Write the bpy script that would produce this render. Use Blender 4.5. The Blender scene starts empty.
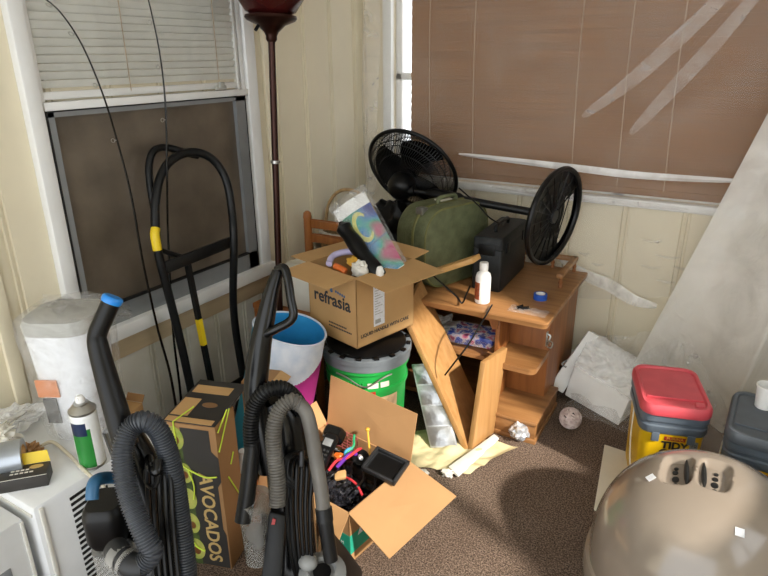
import bpy, bmesh, math, random
import numpy as np
from mathutils import Matrix, Vector, Euler, noise
R = math.radians; PI = math.pi
random.seed(7)
sc = bpy.context.scene; COL = sc.collection
# ---------------------------------------------------------------- camera (corner room: left wall X=-1.78, back wall Y=2.8)
WX, WY = -1.78, 2.80
CH = 1.45; FPX = 614.0; PITCH, YAW, ROLL = R(20.8), R(31.1), R(.46)
def cam_axes():
    f = Vector((-math.sin(YAW)*math.cos(PITCH), math.cos(YAW)*math.cos(PITCH), -math.sin(PITCH)))
    r = Vector((math.cos(YAW), math.sin(YAW), 0)); d = f.cross(r)
    return (math.cos(ROLL)*r + math.sin(ROLL)*d, -math.sin(ROLL)*r + math.cos(ROLL)*d, f)
CR, CD, CF = cam_axes(); CP = Vector((0, 0, CH))
cam = bpy.data.cameras.new('camera'); camo = bpy.data.objects.new('camera', cam); COL.objects.link(camo)
camo.matrix_world = Matrix(((CR.x, -CD.x, -CF.x, 0), (CR.y, -CD.y, -CF.y, 0), (CR.z, -CD.z, -CF.z, CH), (0, 0, 0, 1)))
cam.sensor_width = 36; cam.lens = 36*FPX/768; cam.clip_start = .02
sc.camera = camo
def ray(x, y): return CR*((x-384)/FPX) + CD*((y-288)/FPX) + CF
def at(x, y, d): return CP + ray(x, y)*d                       # a survey point: pixel and distance
def onz(x, y, z): r = ray(x, y); return CP + r*((z-CH)/r.z)    # a survey point on a level
# ---------------------------------------------------------------- materials
def lin(h):
    h = h.lstrip('#'); o = []
    for i in (0, 2, 4):
        c = int(h[i:i+2], 16)/255
        o.append(c/12.92 if c <= .04045 else ((c+.055)/1.055)**2.4)
    return (*o, 1)
MATS = {}
def new_mat(name):
    m = bpy.data.materials.new(name); m.use_nodes = True; MATS[name] = m
    return m, m.node_tree.nodes, m.node_tree.links, m.node_tree.nodes['Principled BSDF']
def mat(name, c, rough=.5, metal=0, var=.12, scale=14, bump=0, bscale=60, spec=.5, c2=None, stretch=None, trans=0, detail=4, coat=0):
    m, N, L, b = new_mat(name)
    b.inputs['Roughness'].default_value = rough; b.inputs['Metallic'].default_value = metal
    b.inputs['Specular IOR Level'].default_value = spec; b.inputs['Transmission Weight'].default_value = trans
    b.inputs['Coat Weight'].default_value = coat
    tc = N.new('ShaderNodeTexCoord'); mp = N.new('ShaderNodeMapping'); L.new(tc.outputs['Object'], mp.inputs[0])
    if stretch: mp.inputs['Scale'].default_value = stretch
    n = N.new('ShaderNodeTexNoise'); n.inputs['Scale'].default_value = scale; n.inputs['Detail'].default_value = detail
    L.new(mp.outputs[0], n.inputs['Vector'])
    r = N.new('ShaderNodeValToRGB'); a = lin(c)
    z = lin(c2) if c2 else tuple(v*(1-var*2) for v in a[:3])+(1,)
    r.color_ramp.elements[0].position = .32; r.color_ramp.elements[1].position = .68
    r.color_ramp.elements[0].color = z; r.color_ramp.elements[1].color = a
    L.new(n.outputs[0], r.inputs[0]); L.new(r.outputs[0], b.inputs['Base Color'])
    if bump:
        n2 = N.new('ShaderNodeTexNoise'); n2.inputs['Scale'].default_value = bscale; n2.inputs['Detail'].default_value = 3
        L.new(mp.outputs[0], n2.inputs['Vector'])
        bp = N.new('ShaderNodeBump'); bp.inputs['Strength'].default_value = bump; bp.inputs['Distance'].default_value = .01
        L.new(n2.outputs[0], bp.inputs['Height']); L.new(bp.outputs[0], b.inputs['Normal'])
    return m
def wood(name, c, c2, axis='x', rough=.45, sc_=9):
    st = {'x': (.12, 1.6, 1.6), 'y': (1.6, .12, 1.6), 'z': (1.6, 1.6, .12)}[axis]
    return mat(name, c, rough, c2=c2, scale=sc_*3, stretch=st, bump=.08, bscale=60, detail=6)
def plastic_film(name, c, opacity, rough=.12, nscale=5, crease_glint=.5, op2=None, tint=None):
    m, N, L, b = new_mat(name)
    b.inputs['Base Color'].default_value = lin(c); b.inputs['Roughness'].default_value = rough
    b.inputs['Specular IOR Level'].default_value = .6
    t = N.new('ShaderNodeBsdfTransparent'); t.inputs[0].default_value = lin(tint) if tint else (1, 1, 1, 1)
    mx = N.new('ShaderNodeMixShader'); tc = N.new('ShaderNodeTexCoord')
    n = N.new('ShaderNodeTexNoise'); n.inputs['Scale'].default_value = nscale; n.inputs['Detail'].default_value = 5; n.inputs['Distortion'].default_value = 1.5
    L.new(tc.outputs['Object'], n.inputs['Vector'])
    mr = N.new('ShaderNodeMapRange'); mr.inputs[1].default_value = .35; mr.inputs[2].default_value = .72
    mr.inputs[3].default_value = opacity; mr.inputs[4].default_value = op2 if op2 else opacity*1.7
    L.new(n.outputs[0], mr.inputs[0]); L.new(mr.outputs[0], mx.inputs[0])
    bp = N.new('ShaderNodeBump'); bp.inputs['Strength'].default_value = crease_glint; bp.inputs['Distance'].default_value = .02
    n2 = N.new('ShaderNodeTexNoise'); n2.inputs['Scale'].default_value = nscale*3; n2.inputs['Detail'].default_value = 3; n2.inputs['Distortion'].default_value = 2
    L.new(tc.outputs['Object'], n2.inputs['Vector']); L.new(n2.outputs[0], bp.inputs['Height']); L.new(bp.outputs[0], b.inputs['Normal'])
    L.new(t.outputs[0], mx.inputs[1]); L.new(b.outputs[0], mx.inputs[2]); L.new(mx.outputs[0], N['Material Output'].inputs[0])
    return m
def carpet():
    m, N, L, b = new_mat('carpet'); b.inputs['Roughness'].default_value = .95; b.inputs['Specular IOR Level'].default_value = .1
    tc = N.new('ShaderNodeTexCoord')
    n = N.new('ShaderNodeTexNoise'); n.inputs['Scale'].default_value = 215; n.inputs['Detail'].default_value = 2
    n1 = N.new('ShaderNodeTexNoise'); n1.inputs['Scale'].default_value = 3; n1.inputs['Detail'].default_value = 5
    for q in (n, n1): L.new(tc.outputs['Object'], q.inputs['Vector'])
    r = N.new('ShaderNodeValToRGB'); e = r.color_ramp.elements
    e[0].position = .34; e[0].color = lin('#3f3630'); e[1].position = .66; e[1].color = lin('#9a8778')
    k = e.new(.5); k.color = lin('#726155')
    mx = N.new('ShaderNodeMix'); mx.data_type = 'RGBA'; mx.blend_type = 'MULTIPLY'; mx.inputs[0].default_value = .5
    r2 = N.new('ShaderNodeValToRGB'); r2.color_ramp.elements[0].color = (.55, .5, .46, 1); r2.color_ramp.elements[0].position = .35; r2.color_ramp.elements[1].position = .65
    L.new(n.outputs[0], r.inputs[0]); L.new(n1.outputs[0], r2.inputs[0])
    L.new(r.outputs[0], mx.inputs[6]); L.new(r2.outputs[0], mx.inputs[7]); L.new(mx.outputs[2], b.inputs['Base Color'])
    bp = N.new('ShaderNodeBump'); bp.inputs['Strength'].default_value = .6; bp.inputs['Distance'].default_value = .01
    L.new(n.outputs[0], bp.inputs['Height']); L.new(bp.outputs[0], b.inputs['Normal'])
    return m
def art(name, stops, scale, seed):
    m, N, L, b = new_mat(name); b.inputs['Roughness'].default_value = .2
    tc = N.new('ShaderNodeTexCoord'); mp = N.new('ShaderNodeMapping'); mp.inputs['Location'].default_value = (seed, seed, seed)
    n = N.new('ShaderNodeTexNoise'); n.inputs['Scale'].default_value = scale; n.inputs['Detail'].default_value = 1.5
    L.new(tc.outputs['Object'], mp.inputs[0]); L.new(mp.outputs[0], n.inputs['Vector'])
    r = N.new('ShaderNodeValToRGB'); e = r.color_ramp.elements
    while len(e) < len(stops): e.new(.5)
    for i, (p, c) in enumerate(stops): e[i].position = p; e[i].color = lin(c)
    L.new(n.outputs[0], r.inputs[0]); L.new(r.outputs[0], b.inputs['Base Color'])
    return m
M = MATS
mat('wall_cream', '#e4dac0', .55, var=.05, scale=3, bump=.05, bscale=25)
mat('wall_white', '#dedbd0', .6, var=.07, scale=4, c2='#c9c4b4', bump=.05)
mat('white_paint', '#e6e6e4', .4, var=.03, scale=5)
mat('tan_board', '#c3ae8c', .6, var=.1, scale=6, stretch=(1, .2, 4))
mat('ceiling_paint', '#dcd8cc', .8, var=.03)
mat('screen_dark', '#6b6053', .35, c2='#51483d', scale=7, bump=.03, spec=.6)
mat('rubber_black', '#0f0f10', .55, var=.1)
mat('grey_alu', '#8d9092', .4, metal=.3, var=.05)
mat('blind_white', '#dadad2', .55, var=.05)
mat('blind_brown', '#956a43', .75, c2='#7e5836', scale=40, stretch=(.05, 1, 3), bump=.1, bscale=40)
mat('cord_tan', '#c4aa8b', .7)
carpet()
plastic_film('film_wall', '#eae6e0', .09, rough=.22, nscale=1.8, crease_glint=.35, op2=.19)
plastic_film('film_fold_glint', '#ffffff', .6, rough=.25, nscale=6, crease_glint=.3, op2=.9)  # whiter, denser film: the highlight on a fold is put into its colour
plastic_film('film_soft_glint', '#f0ebe8', .14, rough=.3, nscale=9, crease_glint=.3, op2=.34)  # pale film, softer painted sheen for wrinkles
plastic_film('film_curtain', '#efece6', .62, rough=.3, nscale=3, crease_glint=.35, op2=.82)
plastic_film('film_bag', '#ffffff', .08, rough=.08, nscale=14, crease_glint=1.0, op2=.30)
plastic_film('film_bubble', '#ffffff', .30, rough=.3, nscale=10, crease_glint=.3, op2=.6)
plastic_film('clear_grey', '#a3a3a0', .4, rough=.15, nscale=6, crease_glint=.2)
mat('bronze', '#3a2019', .32, metal=.7, var=.2); mat('shade_red', '#3d100f', .25, var=.15)
mat('black_metal', '#0f1011', .42, var=.2, bump=.05, spec=.3); mat('black_plastic', '#0c0c0d', .4, var=.2, spec=.28)
mat('black_gloss', '#0a0a0b', .25, var=.1, spec=.35); mat('dark_grey', '#2c2d2f', .45, var=.15, spec=.3)
mat('hose_slate', '#34383f', .42, var=.12); mat('hose_grey', '#6e6a64', .5, var=.15, c2='#57534d'); mat('hose_black', '#1a1a1b', .42, var=.2, c2='#111112', spec=.35)
mat('grey_plastic', '#8e8f8e', .4, var=.08); mat('blue_cap', '#1f7fd0', .4, var=.05); mat('blue_dark', '#2a5f86', .45)
mat('yellow_tape', '#e8c81c', .45, var=.05); mat('red_mark', '#b5251f', .4)
mat('cardboard', '#c79f6b', .8, var=.06, scale=6, c2='#bb9360'); mat('cardboard_old', '#b58b5e', .85, var=.06, scale=6); mat('cardboard_brown', '#a67d52', .85, var=.08, scale=5); mat('cardboard_dark', '#8a6642', .85, var=.08)
mat('ink_black', '#211f20', .6, var=.1); mat('ink_navy', '#2c3038', .6); mat('ink_blue', '#3c6c9c', .6); mat('ink_tan', '#c9aa6c', .6, var=.05)
mat('carton_black', '#35322f', .55, var=.1); mat('avo_skin', '#56662f', .5, c2='#2f3c1e', scale=45); mat('avo_flesh', '#c9c268', .5, c2='#8fa044', scale=25); mat('avo_pit', '#7a4a24', .4)
mat('twine', '#d8ee4a', .5, var=.05)
mat('ac_white', '#e4e6e8', .45, var=.03); mat('ac_cream', '#dcdad2', .5, var=.04); mat('ac_label', '#8c9094', .5); mat('louver_dark', '#18191a', .6)
mat('bin_white', '#e9ebef', .35, var=.03); mat('bin_grey', '#aeada6', .5, var=.08); mat('sticker_orange', '#e08c52', .6, var=.15, scale=120); mat('sticker_dark', '#6a6660', .6, var=.5, scale=150)
mat('can_green', '#2f8a3c', .35, var=.1); mat('can_white', '#eceeed', .35, var=.03); mat('can_navy', '#1d2f52', .35); mat('steel', '#b5b4b0', .3, metal=.9, var=.1); mat('white_gloss', '#f2f2f0', .25, var=.02)
mat('duct_silver', '#a4aab2', .3, metal=.6, var=.06); mat('cream_cable', '#d8d0ba', .5)
mat('basket_white', '#dfe6f2', .75, var=.05, c2='#c4d2e6', scale=20, bump=.25, bscale=25); mat('basket_blue', '#2596d6', .7, var=.08, bump=.2, bscale=30); mat('basket_magenta', '#a6237e', .75, var=.1); mat('basket_orange', '#e8a352', .75); mat('basket_teal', '#2b8ba0', .75)
wood('wood_chair', '#a86a35', '#8a5226', 'z'); wood('wood_desk', '#a27548', '#815832', 'x', sc_=7); wood('wood_desk_side', '#9f6535', '#7c4a25', 'z', sc_=7); wood('wood_board', '#b98d5a', '#a27645', 'z', sc_=8); wood('wood_pale', '#d2a566', '#b98a4c', 'x')
mat('wicker', '#b39468', .7, c2='#8c6f48', scale=60); mat('wicker_white', '#ddd8cc', .7, c2='#b8b0a0', scale=70)
mat('bucket_green', '#1f9a43', .4, var=.06); mat('bucket_grey', '#6f767c', .45, var=.1); mat('paper_label', '#e6e2d6', .7, var=.05); mat('kraft_label', '#c7a884', .7, var=.2, scale=40)
mat('foil', '#c2c4c6', .28, metal=.85, var=.15, scale=30, bump=.25, bscale=30); mat('foil_edge', '#d2d4d6', .3, metal=.7)
mat('cloth_cream', '#d8cba0', .9, var=.1, bump=.4, bscale=40); mat('cloth_white', '#e6e3da', .8, var=.1)
mat('suitcase_green', '#6a7050', .62, c2='#555b3e', scale=22, bump=.3, bscale=90); mat('suitcase_trim', '#767544', .6, var=.15)
mat('case_black', '#25282a', .5, c2='#191b1c', spec=.3, bump=.2, bscale=120); mat('fan_black', '#0a0a0b', .36, var=.1, spec=.3)
mat('bottle_white', '#eeeeec', .35, var=.02); mat('label_orange', '#b9603a', .6, var=.3, scale=60); mat('tape_blue', '#1d4fae', .5, var=.05); mat('amber', '#c8752e', .3)
mat('foam_white', '#f4f4f1', .6, var=.03, bump=.08, bscale=90); mat('crystal', '#d9dbe0', .15, c2='#8f939a', scale=40, metal=.4); mat('wicker_ball', '#e4d6d2', .6, c2='#b9a29c', scale=60)
mat('pail_yellow', '#e0b411', .4, var=.05); mat('lid_red', '#d6545e', .45, var=.05, c2='#cb4a55'); mat('pail_slate', '#5c6773', .45, var=.08); mat('pail_grey', '#596068', .5, var=.12); mat('print_red', '#9c2a22', .5)
mat('dome_taupe', '#8f8376', .2, var=.03, scale=3, spec=.6, coat=.4); mat('dome_inner', '#b9aa99', .4, var=.05); mat('cream_card', '#e6dfcd', .7, var=.03); mat('sticker_white', '#eef0f4', .5, var=.08, scale=150)
mat('red_wire', '#d43a44', .4); mat('purple_wire', '#6a2fa0', .4); mat('green_wire', '#2d9d6a', .4); mat('blue_wire', '#3aa7d0', .4); mat('orange_plastic', '#e0702a', .4, var=.1); mat('yellow_plastic', '#e3ad3d', .4); mat('pink_wire', '#b5605e', .5)
mat('bag_black', '#1a1a1d', .12, c2='#3a3a42', scale=45, bump=1.0, bscale=70); mat('teal_label', '#24a386', .6, var=.05); mat('lilac', '#c9c0e6', .5); mat('outlet_ivory', '#dcd8cc', .4, var=.02)
art('art_night', [(.28, '#33306e'), (.42, '#3a5aa8'), (.52, '#3f86b0'), (.62, '#4fa08a'), (.74, '#b03f6a')], 9, 3.1)
art('art_pack', [(.3, '#3548a8'), (.45, '#5a6fd0'), (.52, '#e6e2ec'), (.62, '#d86a9a'), (.75, '#2c3360')], 28, 1.7)
mat('moon_yellow', '#d9d77a', .3)
m_, N_, L_, b_ = new_mat('glass_clear'); b_.inputs['Roughness'].default_value = .03
t_ = N_.new('ShaderNodeBsdfTransparent'); x_ = N_.new('ShaderNodeMixShader'); lw_ = N_.new('ShaderNodeLayerWeight'); pw_ = N_.new('ShaderNodeMath'); pw_.operation = 'POWER'; pw_.inputs[1].default_value = 4; L_.new(lw_.outputs['Facing'], pw_.inputs[0])
f_ = N_.new('ShaderNodeMath'); f_.operation = 'MULTIPLY_ADD'; f_.inputs[1].default_value = .5; f_.inputs[2].default_value = .03; L_.new(pw_.outputs[0], f_.inputs[0])
g_ = N_.new('ShaderNodeBsdfGlossy'); g_.inputs['Roughness'].default_value = .03
L_.new(f_.outputs[0], x_.inputs[0]); L_.new(t_.outputs[0], x_.inputs[1]); L_.new(g_.outputs[0], x_.inputs[2]); L_.new(x_.outputs[0], N_['Material Output'].inputs[0])
# ---------------------------------------------------------------- mesh builder
def V(*a): return Vector(a)
def spline(pts, n=8, closed=False):
    P = [Vector(p) for p in pts]; out = []; k = len(P)
    if k < 3: return P
    for i in range(k if closed else k-1):
        g = (lambda j: P[j % k]) if closed else (lambda j: P[max(0, min(k-1, j))])
        a, b, c, d = g(i-1), g(i), g(i+1), g(i+2)
        for s in range(n):
            t = s/n
            out.append(.5*((2*b)+(c-a)*t+(2*a-5*b+4*c-d)*t*t+(3*b-a-3*c+d)*t**3))
    if not closed: out.append(P[-1])
    return out
class MB:
    def __init__(s, Mx=None): s.bm = bmesh.new(); s.M = Mx.copy() if Mx else Matrix(); s.mi = 0
    def _v(s, p): return s.bm.verts.new(s.M @ Vector(p))
    def _f(s, vs):
        try: f = s.bm.faces.new(vs); f.material_index = s.mi; return f
        except ValueError: return None
    def mat(s, i): s.mi = i; return s
    def hexa(s, p, bev=0):                       # 8 points: bottom ring then top ring
        v = [s._v(q) for q in p]
        fs = [s._f([v[i] for i in q]) for q in ((3, 2, 1, 0), (4, 5, 6, 7), (0, 1, 5, 4), (1, 2, 6, 5), (2, 3, 7, 6), (3, 0, 4, 7))]
        if bev:
            es = list({e for f in fs for e in f.edges})
            r = bmesh.ops.bevel(s.bm, geom=es, offset=bev, segments=2, affect='EDGES', profile=.5)
            for f in r['faces']: f.material_index = s.mi
        return s
    def box(s, c, z, bev=0, rot=None):
        c = Vector(c); hx, hy, hz = z[0]/2, z[1]/2, z[2]/2
        q = Euler(rot).to_matrix() if rot else Matrix.Identity(3)
        p = [c + q @ Vector((a*hx, b*hy, k*hz)) for k in (-1, 1) for a, b in ((-1, -1), (1, -1), (1, 1), (-1, 1))]
        return s.hexa(p, bev)
    def bb(s, x0, x1, y0, y1, z0, z1, bev=0): return s.box(((x0+x1)/2, (y0+y1)/2, (z0+z1)/2), (x1-x0, y1-y0, z1-z0), bev)
    def slab(s, a, b, c, d, t, bev=0):           # four corners, thickness along the normal
        a, b, c, d = map(Vector, (a, b, c, d)); n = (b-a).cross(d-a).normalized()*t
        return s.hexa([a, b, c, d, a+n, b+n, c+n, d+n], bev)
    def ring(s, c, u, w, r, n): return [s._v(c+(u*math.cos(2*PI*i/n)+w*math.sin(2*PI*i/n))*r) for i in range(n)]
    def tube(s, pts, r, n=8, closed=False, cap=True):
        P = [Vector(p) for p in pts]; k = len(P)
        T = [((P[(i+1) % k]-P[i-1]) if closed else (P[min(i+1, k-1)]-P[max(i-1, 0)])).normalized() for i in range(k)]
        u = T[0].orthogonal().normalized(); rings = []
        for i in range(k):
            u = (u-T[i]*u.dot(T[i])).normalized(); w = T[i].cross(u)
            rr = r[i] if isinstance(r, (list, tuple)) else (r(i/(k-1)) if callable(r) else r)
            rings.append(s.ring(P[i], u, w, rr, n))
        for i in range(k if closed else k-1):
            a, b = rings[i], rings[(i+1) % k]; o = 0
            if closed and i == k-1:
                o = min(range(n), key=lambda q: (b[q].co-a[0].co).length)
            for j in range(n): s._f([a[j], a[(j+1) % n], b[(j+1+o) % n], b[(j+o) % n]])
        if cap and not closed: s._f(rings[0][::-1]); s._f(rings[-1])
        return s
    def cyl(s, a, b, r0, r1=None, n=20): return s.tube([a, b], [r0, r1 if r1 is not None else r0], n)
    def lathe(s, prof, o=(0, 0, 0), ax=(0, 0, 1), n=32, matf=None, wob=None, cap=True):
        o = Vector(o); ax = Vector(ax).normalized(); u = ax.orthogonal().normalized() if abs(ax.z) < .999 else Vector((1, 0, 0)); w = ax.cross(u); R_ = []
        for i, (r, z) in enumerate(prof):
            R_.append([s._v(o+ax*z+(u*math.cos(2*PI*j/n)+w*math.sin(2*PI*j/n))*(r*(wob(2*PI*j/n, z) if wob else 1))) for j in range(n)])
        for i in range(len(prof)-1):
            for j in range(n):
                f = s._f([R_[i][j], R_[i][(j+1) % n], R_[i+1][(j+1) % n], R_[i+1][j]])
                if f and matf: f.material_index = matf(i, 2*PI*(j+.5)/n, (prof[i][1]+prof[i+1][1])/2)
        if cap: s._f(R_[0][::-1]); s._f(R_[-1])
        return s
    def prism(s, pts, t, fr):                    # outline in the frame's xy, thickness along its z
        a = [s._v(fr @ Vector((x, y, 0))) for x, y in pts]; b = [s._v(fr @ Vector((x, y, t))) for x, y in pts]
        s._f(a[::-1]); s._f(b)
        for i in range(len(a)): s._f([a[i], a[(i+1) % len(a)], b[(i+1) % len(a)], b[i]])
        return s
    def disc(s, c, rx, ry, fr, t=.0008, n=24): return s.prism([(c[0]+rx*math.cos(2*PI*i/n), c[1]+ry*math.sin(2*PI*i/n)) for i in range(n)], t, fr)
    def ell(s, c, r, nu=20, nv=12, q=None):
        c = Vector(c); q = Euler(q).to_matrix() if q else Matrix.Identity(3)
        t = s._v(c+q @ V(0, 0, r[2])); b = s._v(c-q @ V(0, 0, r[2])); R_ = []
        for i in range(1, nv):
            h = PI*i/nv
            R_.append([s._v(c+q @ V(r[0]*math.sin(h)*math.cos(2*PI*j/nu), r[1]*math.sin(h)*math.sin(2*PI*j/nu), r[2]*math.cos(h))) for j in range(nu)])
        for j in range(nu):
            s._f([t, R_[0][j], R_[0][(j+1) % nu]]); s._f([b, R_[-1][(j+1) % nu], R_[-1][j]])
            for i in range(nv-2): s._f([R_[i][j], R_[i+1][j], R_[i+1][(j+1) % nu], R_[i][(j+1) % nu]])
        return s
    def crumple(s, c, r, amp=.25, f=6, seed=0, sub=3):
        b = bmesh.new(); bmesh.ops.create_icosphere(b, subdivisions=sub, radius=1); c = Vector(c); m = {}
        for v in b.verts:
            p = v.co.normalized(); k = 1+amp*(abs(noise.noise(p*f*.5+V(seed, 3, 1)))*2-.6)+amp*.5*noise.noise(p*f+V(1, seed, 2))
            m[v] = s._v(c+V(p.x*r[0]*k, p.y*r[1]*k, p.z*r[2]*k))
        for fc in b.faces: s._f([m[v] for v in fc.verts])
        b.free(); return s
    def sheet(s, fn, nu, nv):
        g = [[s._v(fn(i/nu, j/nv)) for j in range(nv+1)] for i in range(nu+1)]
        for i in range(nu):
            for j in range(nv): s._f([g[i][j], g[i+1][j], g[i+1][j+1], g[i][j+1]])
        return s
    def text(s, body, size, fr, ext=.0006, align='CENTER', bold=0):
        cu = bpy.data.curves.new('t', 'FONT'); cu.body = body; cu.size = size; cu.extrude = ext; cu.align_x = align; cu.align_y = 'CENTER'; cu.offset = bold; cu.resolution_u = 3
        o = bpy.data.objects.new('t', cu); COL.objects.link(o)
        me = o.evaluated_get(bpy.context.evaluated_depsgraph_get()).to_mesh()
        vs = [s._v(fr @ v.co) for v in me.vertices]
        for p in me.polygons: s._f([vs[i] for i in p.vertices])
        o.to_mesh_clear(); bpy.data.objects.remove(o); bpy.data.curves.remove(cu)
        return s
    def build(s, name, mats, parent=None, smooth=40, weld=False):
        if weld: bmesh.ops.remove_doubles(s.bm, verts=s.bm.verts, dist=1e-5)
        bmesh.ops.recalc_face_normals(s.bm, faces=s.bm.faces)
        o_ = Vector((0, 0, 0)); p = parent
        while p is not None: o_ += p.location; p = p.parent
        co = [v.co.copy() for v in s.bm.verts]
        if parent is None and co:
            o_ = Vector(((min(c.x for c in co)+max(c.x for c in co))/2, (min(c.y for c in co)+max(c.y for c in co))/2, min(c.z for c in co)))
        for v in s.bm.verts: v.co -= o_
        if smooth:
            a = R(smooth)
            for f in s.bm.faces: f.smooth = True
            for e in s.bm.edges: e.smooth = len(e.link_faces) == 2 and e.calc_face_angle(0) < a
        me = bpy.data.meshes.new(name); s.bm.to_mesh(me); s.bm.free()
        for m in (mats if isinstance(mats, (list, tuple)) else [mats]): me.materials.append(M[m])
        o = bpy.data.objects.new(name, me); COL.objects.link(o)
        if parent is not None: o.parent = parent
        else: o.location = o_
        return o
def tag(o, label=None, cat=None, group=None, kind=None):
    for k, v in (('label', label), ('category', cat), ('group', group), ('kind', kind)):
        if v: o[k] = v
    return o
def thing(name, loc, label, cat, group=None):
    o = bpy.data.objects.new(name, None); o.location = Vector(loc); o.empty_display_size = .05; COL.objects.link(o)
    return tag(o, label, cat, group)
def frame(o, x, y):                              # local frame on a surface: origin, x axis, y axis
    x = Vector(x).normalized(); y = Vector(y); y = (y-x*y.dot(x)).normalized(); z = x.cross(y); o = Vector(o)
    return Matrix(((x.x, y.x, z.x, o.x), (x.y, y.y, z.y, o.y), (x.z, y.z, z.z, o.z), (0, 0, 0, 1)))
def TR(x, y, z, a=0): return Matrix.Translation((x, y, z)) @ Matrix.Rotation(R(a), 4, 'Z')
def ribbed(mb, pts, r, pitch, amp, n=14, sub=14):
    P = spline(pts, sub); L = [0]
    for i in range(1, len(P)): L.append(L[-1]+(P[i]-P[i-1]).length)
    tot = L[-1]; k = int(tot/pitch*4); Q = []; rr = []
    for i in range(k+1):
        d = tot*i/k; j = 0
        while j < len(L)-2 and L[j+1] < d: j += 1
        Q.append(P[j].lerp(P[j+1], (d-L[j])/max(1e-9, L[j+1]-L[j]))); rr.append(r+(amp if i % 4 in (1, 2) else -amp))
    return mb.tube(Q, rr, n)
exec_order = []
# ================================================================ SETTING
def structure(name, mb, mats, parent=None, smooth=30):
    o = mb.build(name, mats, parent, smooth)
    if parent is None: o['kind'] = 'structure'
    return o
RX, FY, HZ = .95, -1.3, 2.35                      # right wall, open front edge, ceiling
structure('floor', MB().bb(WX-.1, RX+.1, FY, WY+.1, -.06, 0), 'carpet')
structure('ceiling', MB().bb(WX-.1, RX+.1, FY, WY+.1, HZ, HZ+.06), 'ceiling_paint')
def panelling(mb, horiz, a0, a1, z0, z1, place, pitch=.2, depth=.006, gap=.012):
    """vertical boards with a double groove at each joint, as one folded profile"""
    pr = []; a = a0
    while a < a1-.001:
        b = min(a+pitch, a1)
        pr += [(a, 0), (b-gap*2.4, 0), (b-gap*2.2, depth), (b-gap*1.6, depth), (b-gap*1.4, 0), (b-gap, 0), (b-gap*.8, depth), (b-gap*.2, depth)]
        a = b
    pr.append((a1, 0))
    g = [(mb._v(place(p, q, z0)), mb._v(place(p, q, z1))) for p, q in pr]
    for i in range(len(g)-1): mb._f([g[i][0], g[i+1][0], g[i+1][1], g[i][1]])
w = MB(); panelling(w, 1, FY, WY, 0, HZ, lambda p, q, z: (WX-q, p, z)); w.bb(WX-.1, WX-.012, FY, WY, 0, HZ)
structure('wall_left', w, 'wall_cream')
wx0, wx1, wz0, wz1 = -1.63, .62, .86, 2.2           # back window opening
w = MB()
for x0, x1, z0, z1 in ((WX, wx0, 0, HZ), (wx1, RX, 0, HZ), (wx0, wx1, 0, wz0), (wx0, wx1, wz1, HZ)):
    panelling(w, 1, x0, x1, z0, z1, lambda p, q, z: (p, WY+q, z), pitch=.24, depth=.011, gap=.014)
    w.bb(x0, x1, WY+.012, WY+.1, z0, z1)
structure('wall_back', w, 'wall_cream')
sy0, sy1, sz0, sz1 = .35, 1.62, .98, 2.1            # right window opening, where the sun comes in
w = MB()
for y0, y1, z0, z1 in ((FY, sy0, 0, HZ), (sy1, WY, 0, HZ), (sy0, sy1, 0, sz0), (sy0, sy1, sz1, HZ)): w.bb(RX, RX+.08, y0, y1, z0, z1)
structure('wall_right', w, 'wall_cream')
w = MB()
for y0, y1, z0, z1 in ((sy0, sy0+.04, sz0, sz1), (sy1-.04, sy1, sz0, sz1), (sy0, sy1, sz0, sz0+.04), (sy0, sy1, sz1-.04, sz1), ((sy0+sy1)/2-.02, (sy0+sy1)/2+.02, sz0, sz1)): w.bb(RX+.0, RX+.06, y0, y1, z0, z1)
o = structure('window_3', w, 'white_paint'); MB().bb(RX+.03, RX+.034, sy0+.03, sy1-.03, sz0+.03, sz1-.03).build('glass_pane', 'glass_clear', o)
structure('baseboard_left', MB().bb(WX, WX+.012, FY, WY, 0, .09, .003), 'white_paint')
structure('baseboard_back', MB().bb(WX+.012, RX, WY-.012, WY, 0, .09, .003), 'white_paint')
# --- left window: frame, meeting rail, glass above, dark insect screen below
ya, yb, zb, zt, zm = 1.005, 1.945, .575, 2.12, 1.318
w = MB(); fx = WX+.03
w.bb(WX-.004, fx, ya, ya+.045, zb, zt, .004).bb(WX-.004, fx, yb-.055, yb, zb, zt, .004).bb(WX-.004, fx-.012, yb-.10, yb-.088, zm, zt, .002).bb(WX-.004, fx, ya, yb, zt-.05, zt, .004).bb(WX-.004, fx+.02, ya-.01, yb+.01, zb-.02, zb+.03, .005)
w.bb(WX-.004, fx-.004, ya+.05, yb-.05, zm-.012, zm+.012, .003)
for y in (ya+.05, yb-.068): w.bb(WX-.004, fx-.012, y-.01, y+.01, zb+.03, zt-.05, .002)
win = structure('window_1', w, 'white_paint')
s_ = MB(); y0, y1 = ya+.056, yb-.075
s_.bb(WX, fx-.008, y0, y0+.02, zb+.03, zm-.012).bb(WX, fx-.008, y1-.05, y1, zb+.03, zm-.012).bb(WX, fx-.008, y0, y1, zb+.03, zb+.10).bb(WX, fx-.008, y0, y1, zm-.03, zm-.012)
s_.build('screen_frame', 'grey_alu', win); s_ = MB()
for q in ((y0-.004, y0, zb+.03, zm-.012), (y1, y1+.004, zb+.03, zm-.012), (y0, y1, zm-.016, zm-.012), (y0+.02, y1-.05, zb+.096, zb+.102)): s_.bb(WX, fx-.006, *q)
s_.build('rubber_gasket', 'rubber_black', win)
MB().bb(WX+.001, WX+.006, y0+.01, y1-.01, zb+.05, zm-.02).build('insect_screen', 'screen_dark', win)
MB().bb(WX+.017, WX+.019, ya+.055, yb-.055, zm+.01, zt-.05).build('glass_pane', 'glass_clear', win)
MB().bb(WX+.018, WX+.028, 1.72, 1.775, zm+.014, zm+.03, .004).bb(WX+.024, WX+.034, 1.735, 1.76, zm+.022, zm+.042, .003).build('sash_lock', 'bin_grey', win)
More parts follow.
